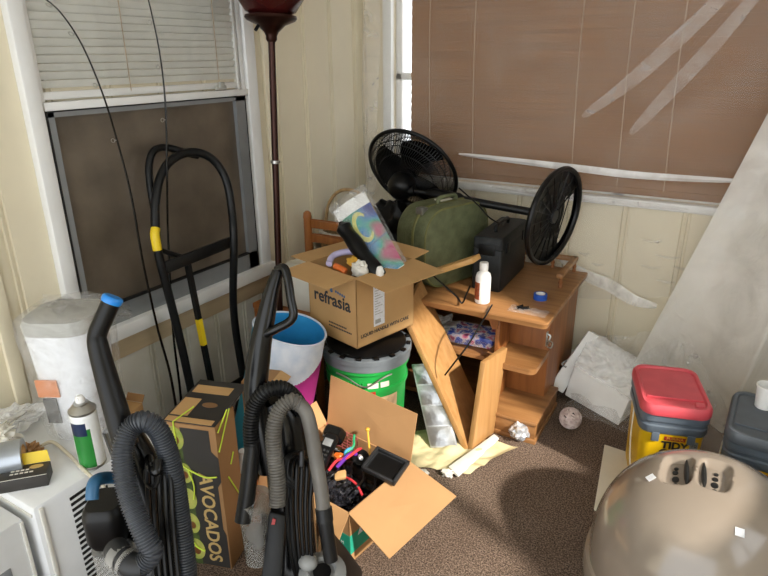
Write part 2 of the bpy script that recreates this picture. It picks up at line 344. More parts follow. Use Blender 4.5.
t = thing('mini_blind', (WX+.01, 1.49, zm+.02), 'white slatted blind in the upper half of the left window', 'window blind')
s_ = MB(); z = zm+.05
while z < zt-.06:
    s_.slab((WX+.004, ya+.048, z), (WX+.004, yb-.085, z), (WX+.014, yb-.085, z+.021), (WX+.014, ya+.048, z+.021), .001); z += .0225
s_.build('slats', 'blind_white', t); MB().bb(WX+.004, WX+.015, ya+.06, yb-.08, zm+.018, zm+.04, .003).build('bottom_rail', 'white_paint', t)
for y in (1.36, 1.75): MB().cyl((WX+.0155, y, zm+.03), (WX+.0155, y, zt-.06), .0012, n=6).build('ladder_cord', 'cord_tan', t)
structure('trim_1', MB().bb(WX, WX+.02, ya-.01, yb+.05, .475, .553, .003), 'tan_board')
w = MB(); panelling(w, 1, ya-.02, WY-.9, .09, .475, lambda p, q, z: (WX+.008-q, p, z), pitch=.16)
structure('trim_2', w, 'wall_white')
structure('trim_3', MB().bb(WX, WX+.018, yb+.06, yb+.10, .0, HZ, .004).bb(WX, WX+.018, .80, .84, 0, HZ, .004), 'wall_cream')
# --- back window
w = MB(); Y0 = WY+.0
for x0, x1, z0, z1 in ((wx0, wx0+.035, wz0, wz1), (wx1-.04, wx1, wz0, wz1), (wx0, wx1, wz0, wz0+.04), (wx0, wx1, wz1-.04, wz1), (wx0, wx1, 1.33, 1.365), (-.52, -.47, wz0, wz1)): w.bb(x0, x1, Y0+.035, Y0+.085, z0, z1, .004)
win2 = structure('window_2', w, 'white_paint')
MB().bb(wx0+.03, wx1-.03, Y0+.06, Y0+.064, wz0+.03, wz1-.03).build('glass_pane', 'glass_clear', win2)
structure('trim_4', MB().bb(wx0-.03, wx1+.03, WY-.018, WY+.03, wz0-.035, wz0, .005).bb(wx0-.05, wx0, WY-.012, WY+.03, wz0, wz1, .004), 'white_paint')
t = thing('woven_blind', (-.6, WY+.01, .9), 'wide brown slatted shade covering the back window behind plastic', 'window blind')
s_ = MB(); z = .905; bx0, bx1 = -1.53, .5
while z < 2.17:
    s_.slab((bx0, WY+.012, z), (bx1, WY+.012, z), (bx1, WY+.019, z+.043), (bx0, WY+.019, z+.043), .002); z += .040
s_.build('slats', 'blind_brown', t)
MB().bb(bx0, bx1, WY+.005, WY+.022, .875, .905, .004).build('bottom_rail', 'blind_brown', t); MB().bb(bx0, bx1, WY+.0, WY+.03, 2.15, 2.2, .004).build('head_rail', 'blind_brown', t)
for x in (-1.43, -1.2, -.72, -.52, -.33): MB().tube(spline([(x-.03*((.9-1.4)/.8), WY+.006, .9), (x, WY+.007, 1.5), (x+.01, WY+.006, 2.15)]), .0016, 6).build('pull_cord', 'cord_tan', t)
# --- plastic sheets
def nz(a, b, c=0): return noise.noise(Vector((a, b, c)))
def wallfilm(u, v):
    x = WX+.02+u*2.55; b = .42+.07*math.sin(u*11)+.10*u*(1-u)*2-.06*u
    z = b+(2.33-b)*v
    d = .012+.010*nz(x*4, z*3, 1)+.006*nz(x*12, z*9, 5)
    d += .03*math.exp(-((z-(.985-.012*x))/.014)**2)
    d += .05*math.exp(-((x-WX)/.12)**2)*(.6+.4*nz(z*3, 2, 2))
    return (x, WY-.022-max(d, .0), z)
t = thing('plastic_sheet', (-.5, WY-.03, .42), 'clear plastic sheet taped over the brown shade and back wall', 'plastic sheet')
MB().sheet(wallfilm, 150, 110).build('film', 'film_wall', t, 180)
def foldglint(pts, wd, off=.045):  # strip of folded film, whitened to paint the highlight along the fold
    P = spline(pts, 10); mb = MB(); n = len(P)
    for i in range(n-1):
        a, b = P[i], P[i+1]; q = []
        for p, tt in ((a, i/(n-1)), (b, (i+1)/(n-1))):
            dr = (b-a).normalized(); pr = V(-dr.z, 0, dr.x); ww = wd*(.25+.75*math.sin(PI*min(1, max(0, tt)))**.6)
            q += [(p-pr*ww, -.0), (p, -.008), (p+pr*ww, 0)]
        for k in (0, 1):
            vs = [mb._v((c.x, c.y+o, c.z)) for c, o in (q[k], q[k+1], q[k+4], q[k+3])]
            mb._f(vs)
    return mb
yy = WY-.075
foldglint([(-1.22, yy, 1.005), (-.7, yy, .985), (-.4, yy, .975), (-.02, yy, .985)], .016).build('crease_glint', 'film_fold_glint', t, 60, True)  # horizontal fold, its bright reflection painted as white film
foldglint([(-1.05, yy+.02, .86), (-.6, yy+.02, .852), (-.2, yy+.02, .85)], .012).build('crease_glint', 'film_soft_glint', t, 60, True)
foldglint([(-.66, yy, 1.20), (-.5, yy, 1.33), (-.36, yy, 1.47), (-.24, yy, 1.60), (-.12, yy, 1.75)], .03).build('crease_glint', 'film_soft_glint', t, 60, True)  # diagonal wrinkle, its sheen painted as a paler streak
foldglint([(-.46, yy, 1.14), (-.34, yy, 1.30), (-.2, yy, 1.49), (-.05, yy, 1.72)], .028).build('crease_glint', 'film_soft_glint', t, 60, True)
foldglint([(-1.715, yy, .75), (-1.72, yy, 1.2), (-1.70, yy, 1.6), (-1.71, yy, 2.1)], .05).build('crease_glint', 'film_soft_glint', t, 60, True)
foldglint([(-.70, yy+.02, .56), (-.58, yy+.02, .50), (-.47, yy+.02, .47), (-.36, yy+.02, .42), (-.26, yy+.02, .41)], .03).build('crease_glint', 'film_bubble', t, 60, True)  # bunched hem, its shine put in as whiter film
for x, z, l in ((-.36, .70, .10), (-.30, .64, .12), (-.35, .585, .10), (-.28, .53, .09), (-.22, .60, .08), (-.62, .60, .06), (-.56, .56, .07)):  # short pale strips paint crinkle highlights on the lower film
    foldglint([(x, yy+.025, z), (x+l*.5, yy+.025, z-.006), (x+l*.8, yy+.025, z+.004)], .006).build('crease_glint', 'film_soft_glint', t, 60, True)
t = thing('plastic_curtain', (.2, 2.6, 0), 'loose milky plastic drop sheet hanging to the floor behind the litter pails', 'plastic sheet')
def curtain(u, v):
    # v: 0 floor .. 1 ceiling ; u: 0 left edge .. 1 right
    v2 = v; xl = -.36+.40*min(1, v2*1.7)**.95; x = xl+u*(.93-xl)
    yb_ = 2.62-.10*v2+.05*nz(u*2, v2*2, 7)
    ph = u*8.5+1.3*v2+.9*nz(u*2, v2*1.5, 3); d = .17*(abs(math.sin(ph))**.8-.55)*(1-.30*v2)*(1.1-u*.4)+.012*nz(u*14, v2*3, 11)
    return (x, min(yb_+d, WY-.1), .004+v2*2.32)
MB().sheet(curtain, 150, 70).build('film', 'film_curtain', t, 180)
def skirt(u, v):
    a = u*1.0; x = -.52+u*.62; y = 2.68-.36*v; z = .02+.30*(1-v)**1.5*(.55+.45*math.sin(u*3.0))+.02*nz(u*9, v*7, 4)
    return (x+.05*nz(u*6, v*6, 9), min(y, WY-.05), max(.006, z))
MB().sheet(skirt, 40, 24).build('film', 'film_bag', t, 180)
# ================================================================ THINGS ALONG THE LEFT WALL
# outlet
t = thing('wall_outlet', (WX+.008, 1.42, .28), 'ivory wall socket plate low on the left wall behind the hand truck', 'outlet')
MB().bb(WX+.008, WX+.014, 1.385, 1.465, .21, .33, .003).build('cover_plate', 'outlet_ivory', t)
for z in (.245, .295): MB().bb(WX+.013, WX+.017, 1.41, 1.44, z-.016, z+.016, .002).build('socket', 'white_paint', t)
# floor lamp
lb, lt = V(-1.55, 1.722, 0), V(-1.55, 1.813, 1.545)
t = thing('floor_lamp', lb, 'dark bronze floor lamp with a slim pole beside the left window', 'floor lamp')
MB().lathe([(.0, 0), (.10, 0), (.10, .012), (.06, .025), (.018, .035), (.014, .06)], lb, n=28).build('base', 'bronze', t)
MB().tube([lb+(lt-lb)*.02, lt], .0125, 14).build('pole', 'bronze', t)
MB().lathe([(.013, -.012), (.018, -.01), (.018, 0)], lb+(lt-lb)*.70, lt-lb, 16).build('joint_collar', 'steel', t)
ax = (lt-lb).normalized()
MB().lathe([(.014, -.02), (.02, -.012), (.02, 0), (.026, .012), (.05, .035), (.085, .05), (.092, .058), (.09, .066), (.0, .066)], lt-ax*.03, ax, 32).build('socket_cup', 'bronze', t)
MB().lathe([(.06, .0), (.088, .012), (.12, .06), (.15, .14), (.155, .15), (.148, .15), (.115, .062), (.08, .015)], lt+ax*.036, ax, 36).build('lamp_shade', 'shade_red', t)
MB().cyl(lt+V(-.02, -.035, .012), lt+V(-.025, -.055, -.012), .006).build('switch', 'black_plastic', t)
# fishing rods
def rod(name_loc, pts, label, guides):
    t = thing('fishing_rod', pts[0], label, 'fishing rod', 'fishing rods by the left window')
    P = spline(pts, 14); n = len(P)
    MB().tube(P, [.0055-.0042*(i/(n-1))**.7 for i in range(n)], 8).build('blank', 'black_gloss', t)
    MB().tube(P[:max(3, int(n*.06))], .010, 10).build('grip', 'black_plastic', t)
    for g in guides:
        i = int(g*(n-1)); c = P[i]; d = (P[min(i+1, n-1)]-P[i-1]).normalized(); o = V(.0, -.014, 0)
        mb = MB(); mb.tube([c, c+o*.6], .0012, 6); k = [c+o+(d*math.cos(a)+V(0, -1, 0)*math.sin(a))*.006 for a in [2*PI*q/10 for q in range(10)]]
        mb.tube(k, .0011, 5, True).build('line_guide', 'steel', t)
    return t
rod(0, [(-1.66, 1.272, .02), (-1.68, 1.285, .35), px1 := at(158, 330, 2.16), at(143, 262, 2.02), at(131, 195, 1.92), at(117, 140, 1.84), at(102, 92, 1.76), at(82, 45, 1.70), at(60, 12, 1.66), at(38, -6, 1.63), at(10, -24, 1.60)],
    'curved black fishing rod bending left across the window', (.5, .62, .73, .83))
rod(1, [(-1.70, 1.30, .02), (-1.70, 1.33, .25), at(173, 330, 2.2), at(168, 235, 2.09), at(167, 160, 2.0), at(165, 100, 1.94), at(160, 55, 1.90), at(152, 15, 1.86), at(146, -8, 1.84), at(138, -30, 1.82)],
    'straighter black fishing rod rising behind the hand truck', (.52, .64, .76))
# hand truck
t = thing('hand_truck', (-1.56, 1.48, 0), 'black tubular hand truck with yellow stickers leaning by the window', 'hand truck')
def hx(z): return -1.555-.115*z/1.15
def hp(y, z, o=0): return V(hx(z)+o, y, z)
yl, yr = 1.245, 1.555
ap_ = lambda x, y: at(x, y, 2.0+(x-156)/78*.22)
Pm = spline([hp(yl+.045, .06), hp(yl+.045, .5), ap_(157.5, 250), ap_(155.5, 226), ap_(155.5, 203), ap_(159.5, 180), ap_(169, 162.5), ap_(184, 153.5), ap_(200, 153), ap_(215, 161.5), ap_(226, 180), ap_(231.5, 208), ap_(234, 245), hp(yr-.005, .5), hp(yr-.01, .06)], 8)
MB().tube(Pm, .0145, 14).build('main_frame', 'black_metal', t)
Pb = spline([at(158, 250, 2.04), at(155, 215, 2.03), at(150, 185, 2.02), at(149, 165, 2.02), at(153, 152, 2.03), at(162, 147.5, 2.06), at(174, 149, 2.09), at(186, 153, 2.11), at(198, 156, 2.14)], 8)
MB().tube(Pb, .012, 12).build('rear_handle', 'black_metal', t)
MB().slab(hp(yl+.03, .775, .012), hp(yr+.035, .785, .012), hp(yr+.035, .825, .012), hp(yl+.03, .815, .012), .012, .002).build('cross_bar', 'black_metal', t)
MB().slab(hp(yl+.04, .25, .012), hp(yr-.01, .25, .012), hp(yr-.01, .285, .012), hp(yl+.04, .285, .012), .012, .002).build('cross_bar', 'black_metal', t)
MB().tube([hp(1.385, .05), hp(1.385, .79)], .012, 4).build('center_bar', 'black_metal', t)
MB().tube([at(160, 250, 2.05), hp(1.375, .80)], .009, 8).build('brace', 'black_metal', t)
def sleeve(p, z0, z1, r):
    return MB().tube([hp(p, z0, .0), hp(p, z1, .0)], r, 14)
i0 = [i for i, q in enumerate(Pm) if .83 < q.z < .93 and q.y < 1.35]
MB().tube([Pm[i] for i in i0], .0152, 14).build('yellow_sticker', 'yellow_tape', t)
MB().tube([hp(1.385, .47), hp(1.385, .57)], .0128, 4).build('yellow_sticker', 'yellow_tape', t)
MB().slab((-1.44, yl+.05, .012), (-1.44, yr-.0, .012), (-1.56, yr-.0, .012), (-1.56, yl+.05, .012), .006, .002).build('toe_plate', 'black_metal', t)
for y in (yl+.01, yr+.03):
    wl = MB().lathe([(.02, -.02), (.06, -.022), (.075, -.015), (.075, .015), (.06, .022), (.02, .02)], (-1.60, y, .076), (0, 1, 0), 24).build('wheel', 'rubber_black', t)
MB().cyl((-1.60, yl, .076), (-1.60, yr+.03, .076), .008).build('axle', 'steel', t)
# white air conditioner on the floor
AX, AY0, AY1, AZ = -1.325, .575, .935, .45
t = thing('air_conditioner', ((AX+WX)/2, .71, 0), 'white slotted appliance cabinet against the left wall under the clear bag', 'air conditioner')
MB().bb(WX+.03, AX, AY0, AY1, 0, AZ, .012).build('cabinet', 'ac_white', t)
MB().bb(AX-.004, AX+.006, AY0+.012, AY0+.022, .02, AZ-.01, .002).bb(WX+.04, AX-.01, AY0-.003, AY0+.003, AZ-.03, AZ-.022).build('seam_strip', 'ac_cream', t)
g = MB(); z = AZ-.035
while z > .06:
    g.slab((AX+.001, AY0+.088, z-.004), (AX+.001, AY0+.19, z+.002), (AX+.001, AY0+.19, z+.010), (AX+.001, AY0+.088, z+.004), .002); z -= .0175
g.build('louver_slots', 'louver_dark', t)
t = thing('plastic_cabinet', (-1.4, .43, 0), 'lower white cabinet with a grey plate in the bottom left corner', 'cabinet')
MB().bb(WX+.05, -1.345, .2, .558, 0, .425, .006).build('body', 'ac_white', t)
MB().bb(-1.3455, -1.342, .47, .505, .24, .32, .001).build('label_plate', 'ac_label', t); MB().bb(-1.346, -1.340, .548, .556, .01, .42, .002).build('corner_trim', 'ac_cream', t)
# white bin in a clear bag
bx, by = -1.525, .862
def rrect(w, d, r, n=6, cx=0, cy=0):
    out = []
    for sx, sy, a0 in ((1, 1, 0), (-1, 1, 90), (-1, -1, 180), (1, -1, 270)):
        for i in range(n+1):
            a = R(a0+90*i/n); out.append((cx+sx*(w/2-r)+r*math.cos(a), cy+sy*(d/2-r)+r*math.sin(a)))
    return out
def loft(mb, rings, capb=True, capt=True):
    VV = [[mb._v(p) for p in rg] for rg in rings]; n = len(VV[0])
    for i in range(len(VV)-1):
        for j in range(n): mb._f([VV[i][j], VV[i][(j+1) % n], VV[i+1][(j+1) % n], VV[i+1][j]])
    if capb: mb._f(VV[0][::-1])
    if capt: mb._f(VV[-1])
    return mb
def rr3(w, d, r, z, n=6): return [(x, y, z) for x, y in rrect(w, d, r, n)]
B = TR(bx, by, AZ, 30) @ Matrix.Diagonal((.9, .9, 1.05, 1)); t = thing('trash_bin', (bx, by, AZ), 'tall white bin with grey lid standing on the white appliance', 'bin')
loft(MB(B), [rr3(.155, .155, .05, .0), rr3(.165, .165, .055, .02), rr3(.205, .205, .065, .31)]).build('bin_body', 'bin_white', t)
loft(MB(B), [rr3(.208, .208, .066, .31), rr3(.212, .212, .067, .33), rr3(.195, .195, .06, .345)]).build('lid', 'bin_grey', t)
mb = MB(B); mb.M = B @ frame((-.055, -.0875, .06), (1, 0, 0), (0, -.07, 1)); mb.bb(-.02, .045, .08, .13, 0, .004); mb.mat(1).bb(-.01, .03, .0, .075, 0, .004); mb.build('printed_sticker', ['sticker_orange', 'sticker_dark'], t)
t = thing('clear_bag', (bx, by, AZ), 'crinkled clear plastic bag pulled over the tall white bin', 'plastic bag')
def bagring(w, z, amp, s): w = w*.97; return [(x*(1+amp*nz(x*14, y*14, z*9+s)), y*(1+amp*nz(y*14, x*14, z*9+s)), z+.012*nz(x*9, y*9, s)) for x, y in rrect(w, w, .05, 14)]
mb = MB(B); loft(mb, [bagring(.20, .012, .10, 1), bagring(.215, .06, .10, 1.2), bagring(.22, .12, .09, 1.7), bagring(.225, .18, .08, 2.1), bagring(.23, .24, .08, 2.4), bagring(.235, .30, .07, 2.8), bagring(.235, .35, .08, 3), bagring(.17, .366, .1, 4), bagring(.05, .368, .3, 5)], False, True)
mb.build('film', 'film_bag', t, 180)
def cw(p): p.x = max(p.x, WX+.02); return p
mb = MB(); mb.sheet(lambda u, v: cw(at(18+112*u+6*nz(u*5, v*5, 1), 330-44*v*(1-u*.75)-12*u+6*nz(u*7, v*6, 3), 2.02+.05*nz(u*4, v*4, 2)-.25*abs(u-.5))), 24, 12); mb.build('bag_mouth', 'film_bag', t, 180)
# things on the appliance
def can(x, y, z, label):
    t = thing('spray_can', (x, y, z), label, 'spray can')
    mats = ['can_green', 'can_white', 'can_navy']
    def mf(i, a, zz):
        d = (math.degrees(a)+360) % 360
        if 255 < d < 345: return 0 if zz < .105 else (2 if zz < .135 and d < 330 else 0 if zz < .12 else 1)
        return 1
    MB().lathe([(.031, .002), (.0325, .006)]+[(.033, .01+.0092*k) for k in range(1, 16)]+[(.031, .158), (.028, .162)], (x, y, z), n=48, matf=mf).build('can_body', mats, t)
    MB().lathe([(.0325, 0), (.0335, .002), (.0335, .006), (.0325, .007)], (x, y, z), n=36).build('bottom_rim', 'steel', t)
    MB().lathe([(.032, .158), (.0335, .160), (.0335, .165), (.030, .168), (.022, .178), (.018, .180), (.018, .184), (.010, .186)], (x, y, z), n=36).build('dome_top', 'steel', t)
    MB().lathe([(.011, .184), (.012, .19), (.011, .198), (.007, .203), (.0, .204)], (x, y, z), n=18).cyl((x, y, z+.196), (x+.006, y-.011, z+.198), .003, n=8).build('spray_nozzle', 'white_gloss', t)
can(-1.358, .760, AZ, 'green and white spray can with a white nozzle on the appliance')
p = onz(22, 486, AZ)
p = onz(27, 483, AZ); Bm = TR(p.x, p.y, AZ, 48); t = thing('black_carton', Bm.translation, 'small open black carton lying beside a silver tape roll', 'box')
MB(Bm).bb(-.055, .055, -.028, .028, .0, .036, .002).build('carton_body', 'carton_black', t)
mb = MB(Bm); mb.slab((-.056, -.028, .036), (.056, -.028, .036), (.056, -.03, .037), (-.056, -.03, .037), .001).slab((-.0565, -.028, .001), (-.0565, .028, .001), (-.0565, .028, .036), (-.0565, -.028, .036), .001); mb.build('white_end', 'paper_label', t)
mb = MB(Bm); mb.slab((-.05, .028, .036), (.055, .028, .036), (.05, .04, .062), (-.05, .04, .062), .0012).build('yellow_flap', 'yellow_tape', t)
mb = MB(Bm)
for r_, n_ in ((.004, 4), (-.008, 5)):
    for k in range(n_): mb.bb(-.03+k*.011, -.022+k*.011, r_-.002, r_+.003, .0361, .0367)
mb.mat(1).disc((.026, .012), .016, .008, Matrix.Translation((0, 0, .0361))); mb.build('printed_marks', ['paper_label', 'ink_tan'], t)
c = onz(13, 458, AZ+.046); t = thing('tape_roll', (c.x, c.y, AZ), 'silver duct tape roll standing on edge beside the black carton', 'tape')
dx = V(.60, .80, .0).normalized()
MB().lathe([(.030, -.025), (.045, -.025), (.045, .025), (.030, .025), (.030, -.025)], c, dx, 36, cap=False).build('tape_body', 'duct_silver', t)
MB().lathe([(.028, -.0255), (.030, -.0255), (.030, .0255), (.028, .0255), (.028, -.0255)], c, dx, 30, cap=False).build('core', 'cardboard', t)
p = MB().tube(spline([(-1.53, .72, AZ+.012), onz(52, 442, AZ+.02), onz(66, 452, AZ+.012), onz(80, 466, AZ+.01), onz(93, 478, AZ+.006), (-1.305, .742, AZ-.03), (-1.30, .745, AZ-.16), (-1.28, .75, .1), (-1.26, .74, .012)]), .005, 8).build('power_cable', 'cream_cable')
tag(p, 'cream cable lying across the appliance top in front of the spray can', 'cable')
o = MB().crumple((-1.62, .655, AZ+.045), (.055, .05, .045), .5, 7, 3, 4).build('paper_bag', 'paper_label'); tag(o, 'crumpled white paper bag behind the silver tape roll', 'paper')
o = MB().crumple((-1.52, .685, AZ+.022), (.035, .03, .022), .45, 7, 8, 4).build('brown_paper', 'cardboard_brown'); tag(o, 'crumpled brown paper lying at the foot of the bagged bin', 'paper')
o = MB().crumple((-1.70, .745, AZ+.03), (.05, .09, .03), .5, 6, 12, 4).build('crumpled_film', 'film_bubble'); tag(o, 'crumpled clear film beside the bagged bin against the wall', 'plastic sheet')
t = thing('small_carton', (-1.50, 1.01, 0), 'brown cardboard box standing behind the blue capped vacuum handle', 'box')
MB(TR(-1.53, 1.0, 0, 15)).bb(-.03, .03, -.03, .03, 0, .44, .002).build('carton_body', 'cardboard', t)
MB(TR(-1.53, 1.0, 0, 15)).slab((-.03, .03, .44), (.03, .03, .44), (.03, .045, .46), (-.03, .045, .46), .003).build('carton_flap', 'cardboard_brown', t)
# ================================================================ AVOCADO CARTON
ax_, ay_ = V(.951, .309, 0), V(-.309, .951, 0)
aw, ad, ah = .158, .115, .50
fr_ = V(-1.139, .987, 0); ac = fr_-ax_*aw/2+ay_*ad/2
A = TR(ac.x, ac.y, 0, 18); t = thing('produce_carton', ac, 'upright black avocado carton tied with neon yellow twine', 'box')
mb = MB(A); mb.bb(-aw/2, aw/2, -ad/2, ad/2, 0, ah, .002); mb.build('carton_body', 'cardboard_brown', t)
hw, hd = aw/2, ad/2
F_ = A @ frame((-hw, -hd-.0006, 0), (1, 0, 0), (0, 0, 1))          # front face frame: x right, y up
MB().prism([(.002, .002), (.066, .002), (.066, .36), (.05, .38), (.05, ah-.03), (.002, ah-.03)], .0005, F_).build('leaf_print', 'avo_skin', t)
mb = MB(); mb.prism([(.064, .004), (aw-.004, .004), (aw-.004, .13), (aw-.012, .15), (aw-.012, .30), (aw+.0, .32), (aw+.0, .40), (aw-.02, .42), (aw-.02, ah-.012), (.05, ah-.012), (.05, .38), (.064, .36)], .0008, F_)
mb.build('black_print', 'carton_black', t)
mb = MB(); G = F_ @ Matrix.Translation((0, 0, .0009))
av = [(.030, .45, .024, .034), (.020, .38, .022, .03), (.045, .335, .022, .03), (.022, .29, .022, .032), (.048, .245, .022, .032), (.020, .20, .02, .03), (.046, .155, .022, .032), (.022, .11, .022, .03), (.05, .06, .024, .034), (.018, .03, .018, .026)]
for k, (x, y, a, b) in enumerate(av):
    H = G @ Matrix.Translation((0, 0, .0003*(k % 3)))
    a *= 1.15; b *= 1.15; mb.mat(0 if k % 2 else 1).disc((x, y), a, b, H, .0004)
    if k % 3 != 1: mb.mat(1).disc((x+.001, y), a*.8, b*.82, H, .0007); mb.mat(2).disc((x+.002, y-.006), a*.42, b*.36, H, .001)
mb.build('avocado_print', ['avo_skin', 'avo_flesh', 'avo_pit'], t)
MB().text('AVOCADOS', .058, F_ @ frame((.108, .182, .0010), (0, -1, 0), (1, 0, 0)), .0004, bold=.0012).build('printed_lettering', 'ink_tan', t, 0)
T_ = A @ frame((-hw, -hd, ah+.0006), (1, 0, 0), (0, 1, 0))
mb = MB(A); mb.slab((-hw-.0, -hd, ah+.002), (hw, -hd, ah+.002), (hw, .5*ad+.10, ah+.012), (-hw, .5*ad+.10, ah+.012), .003); mb.build('top_flap', 'carton_black', t)
mb = MB(A)
def onflap(x, y): return (x, y, ah+.0055+.010*(y+hd)/(ad+.10))
for x0, x1, y0, y1 in ((-hw+.006, -.02, -hd+.03, hd+.0), (-hw+.01, hw-.03, hd+.03, hd+.07), (-hw+.005, hw-.01, -hd, -hd+.022)): mb.slab(onflap(x0, y0), onflap(x1, y0), onflap(x1, y1), onflap(x0, y1), .0008)
mb.build('bare_panels', 'cardboard', t)
mb = MB(A @ Matrix.Translation((0, 0, .002))); H = frame(onflap(.02, .03), V(*onflap(.03, .03))-V(*onflap(.02, .03)), V(*onflap(.02, .04))-V(*onflap(.02, .03)))
mb.disc((0, 0), .024, .012, H, .001).build('hand_hole', 'cardboard_dark', t)
mb = MB(A)
mb.tube([(-.02, .01, ah+.014), (-.045, -hd-.004, ah+.006), (-.042, -hd-.006, ah-.13), (-.02, -hd-.006, ah-.145)], .0022, 6)
mb.tube(spline([(-.02, -hd-.007, ah-.145), (.03, -hd-.007, ah-.165), (.07, -hd-.006, ah-.16)], 6), .0022, 6); mb.tube(spline([(-.018, -hd-.007, ah-.145), (-.005, -hd-.008, ah-.20), (-.012, -hd-.007, ah-.25)], 6), .0022, 6)
mb.tube([(hw+.003, -.05, ah-.02), (hw+.004, .01, ah+.018)], .0022, 6).tube([(hw+.003, -.055, ah-.08), (hw+.006, .02, ah+.016)], .0022, 6).tube([(hw+.003, -.02, ah-.19), (hw+.004, .045, ah-.32)], .0022, 6).tube([(hw+.003, .0, ah-.16), (hw+.004, .02, ah-.13)], .0022, 6)
mb.tube(spline([(-.055, -hd-.006, ah-.29), (-.05, -hd-.007, ah-.35), (-.03, -hd-.007, ah-.42), (0, -hd-.006, ah-.44)], 6), .0028, 6).build('twine', 'twine', t)['label'] = 'neon yellow twine'
Q = TR(-1.285, 1.335, 0, 18); t = thing('cardboard_carton', Q.translation, 'narrow brown carton standing behind the avocado carton', 'box')
MB(Q).bb(-.05, .05, -.05, .05, 0, .455, .002).build('carton_body', 'cardboard_brown', t); MB(Q).slab((.05, -.05, .455), (.05, .05, .455), (.085, .05, .435), (.085, -.05, .435), .002).build('carton_flap', 'cardboard', t)
q = V(-1.222, 1.160, 0); t = thing('cleaner_bottle', q, 'amber liquid bottle with white top beside the avocado carton', 'bottle')
MB().lathe([(.028, 0), (.036, .006), (.036, .20), (.03, .225)], q, n=24).build('bottle_body', 'amber', t); MB().lathe([(.0305, .222), (.026, .24), (.014, .265), (.014, .29), (.0, .29)], q, n=20).build('cap', 'bottle_white', t)
# ================================================================ LEFT VACUUM
t = thing('vacuum_cleaner', (-.93, .60, 0), 'black upright vacuum with a blue tipped handle and slate hose loop', 'vacuum cleaner')
D0 = 1.10
hd_ = [at(112, 300, D0), at(104, 318, D0), at(97.5, 334, D0), at(98, 346, D0), at(106, 376, D0+.01), at(116, 410, D0+.02), at(126, 445, D0+.03)]
MB().tube(spline(hd_, 6), [.0165+.006*min(1, max(0, (i-14)/18)) for i in range(len(spline(hd_, 6)))], 16).build('handle', 'black_plastic', t)
u0 = (hd_[0]-hd_[1]).normalized()
MB().lathe([(.0172, -.006), (.0185, -.003), (.0185, .004), (.016, .007), (.0, .007)], hd_[0], u0, 24).build('handle_cap', 'blue_cap', t)['label'] = 'bright blue handle cap'
sp = [at(118, 425, D0+.06), at(140, 470, D0+.08), at(152, 520, D0+.10), at(160, 576, D0+.10), V(-.95, .64, .34), V(-.94, .63, .12)]
MB().tube(spline(sp, 5), [.03+.022*min(1, i/10) for i in range(len(spline(sp, 5)))], 12).build('spine', 'black_gloss', t)
hs = [at(141, 566, D0-.04), at(152, 553, D0-.045), at(147, 540, D0-.045), at(137, 518, D0-.04), at(128, 492, D0-.03), at(123, 466, D0-.02), at(124, 444, D0-.01), at(132, 427, D0), at(145, 421, D0), at(158, 430, D0+.01), at(167, 450, D0+.02), at(174, 478, D0+.03), at(180, 518, D0+.04), at(187, 576, D0+.04), at(192, 640, D0+.03)]
ribbed(MB(), hs, .0182, .0052, .0013).build('hose', 'hose_slate', t)
MB().tube(spline([at(115, 548, D0-.01), at(123, 558, D0-.03), at(133, 566, D0-.04), at(144, 566, D0-.04)], 6), .021, 16).build('hose_elbow', 'dark_grey', t)
MB().tube([at(117, 556, D0-.02), at(124, 560, D0-.03)], .0245, 20).tube([at(126, 561, D0-.034), at(129, 563, D0-.037)], .0245, 20).build('hose_cuff', 'clear_grey', t)
bc = at(108, 516, D0+.05)
Bx = TR(bc.x, bc.y, bc.z, 38) @ Matrix.Scale(.66, 4); loft(MB(Bx), [[(x*.9, y*.9, -.075) for x, y in rrect(.10, .12, .03)], [(x, y, -.05) for x, y in rrect(.11, .13, .035)], [(x, y, .03) for x, y in rrect(.11, .13, .035)], [(x*.92, y*.92, .05) for x, y in rrect(.11, .13, .035)], [(x*.8, y*.8, .058) for x, y in rrect(.11, .13, .035)]]).build('motor_housing', 'black_plastic', t)
MB().tube(spline([at(92, 500, D0-.04), at(94, 483, D0-.03), at(104, 478, D0), at(118, 478, D0+.03)], 8), .011, 12).build('carry_handle', 'blue_dark', t)['label'] = 'dull blue carry handle'
Bd = Bx @ Matrix.Translation((0, 0, -.29)); loft(MB(Bd), [[(x, y, 0) for x, y in rrect(.10, .12, .04)], [(x*1.05, y*1.05, .2) for x, y in rrect(.10, .12, .04)]]).build('dust_cup', 'clear_grey', t)
mb = MB()
for k in range(5):
    o = .012*k; mb.tube(spline([at(150+k*4, 462, D0+.03), at(147+k*6, 470+k*3, D0+.01), at(150+k*6, 530, D0+.01), at(158+k*6, 610, D0+.02), at(166+k*5, 640, D0+.04)], 6), .0042, 8)
mb.tube(spline([at(146, 470, D0+.03), at(146, 482, D0+.01), at(153, 488, D0), at(158, 478, D0), at(154, 465, D0), at(148, 464, D0+.02)], 6), .004, 8).build('power_cord', 'black_plastic', t)
MB().tube(spline([at(149, 458, D0+.04), at(151, 468, D0), at(157, 472, D0-.01), at(158, 460, D0)], 6), .008, 10).build('cord_hook', 'black_gloss', t)
loft(MB(TR(-.90, .60, 0, 35)), [[(x, y, .012) for x, y in rrect(.30, .26, .05)], [(x, y, .05) for x, y in rrect(.30, .26, .05)], [(x*.7, y*.6, .13) for x, y in rrect(.30, .26, .05)]]).build('floor_head', 'black_plastic', t)
MB().tube([V(-.95, .64, .02), V(-.95, .64, .36)], .06, 16).build('lower_body', 'black_plastic', t)
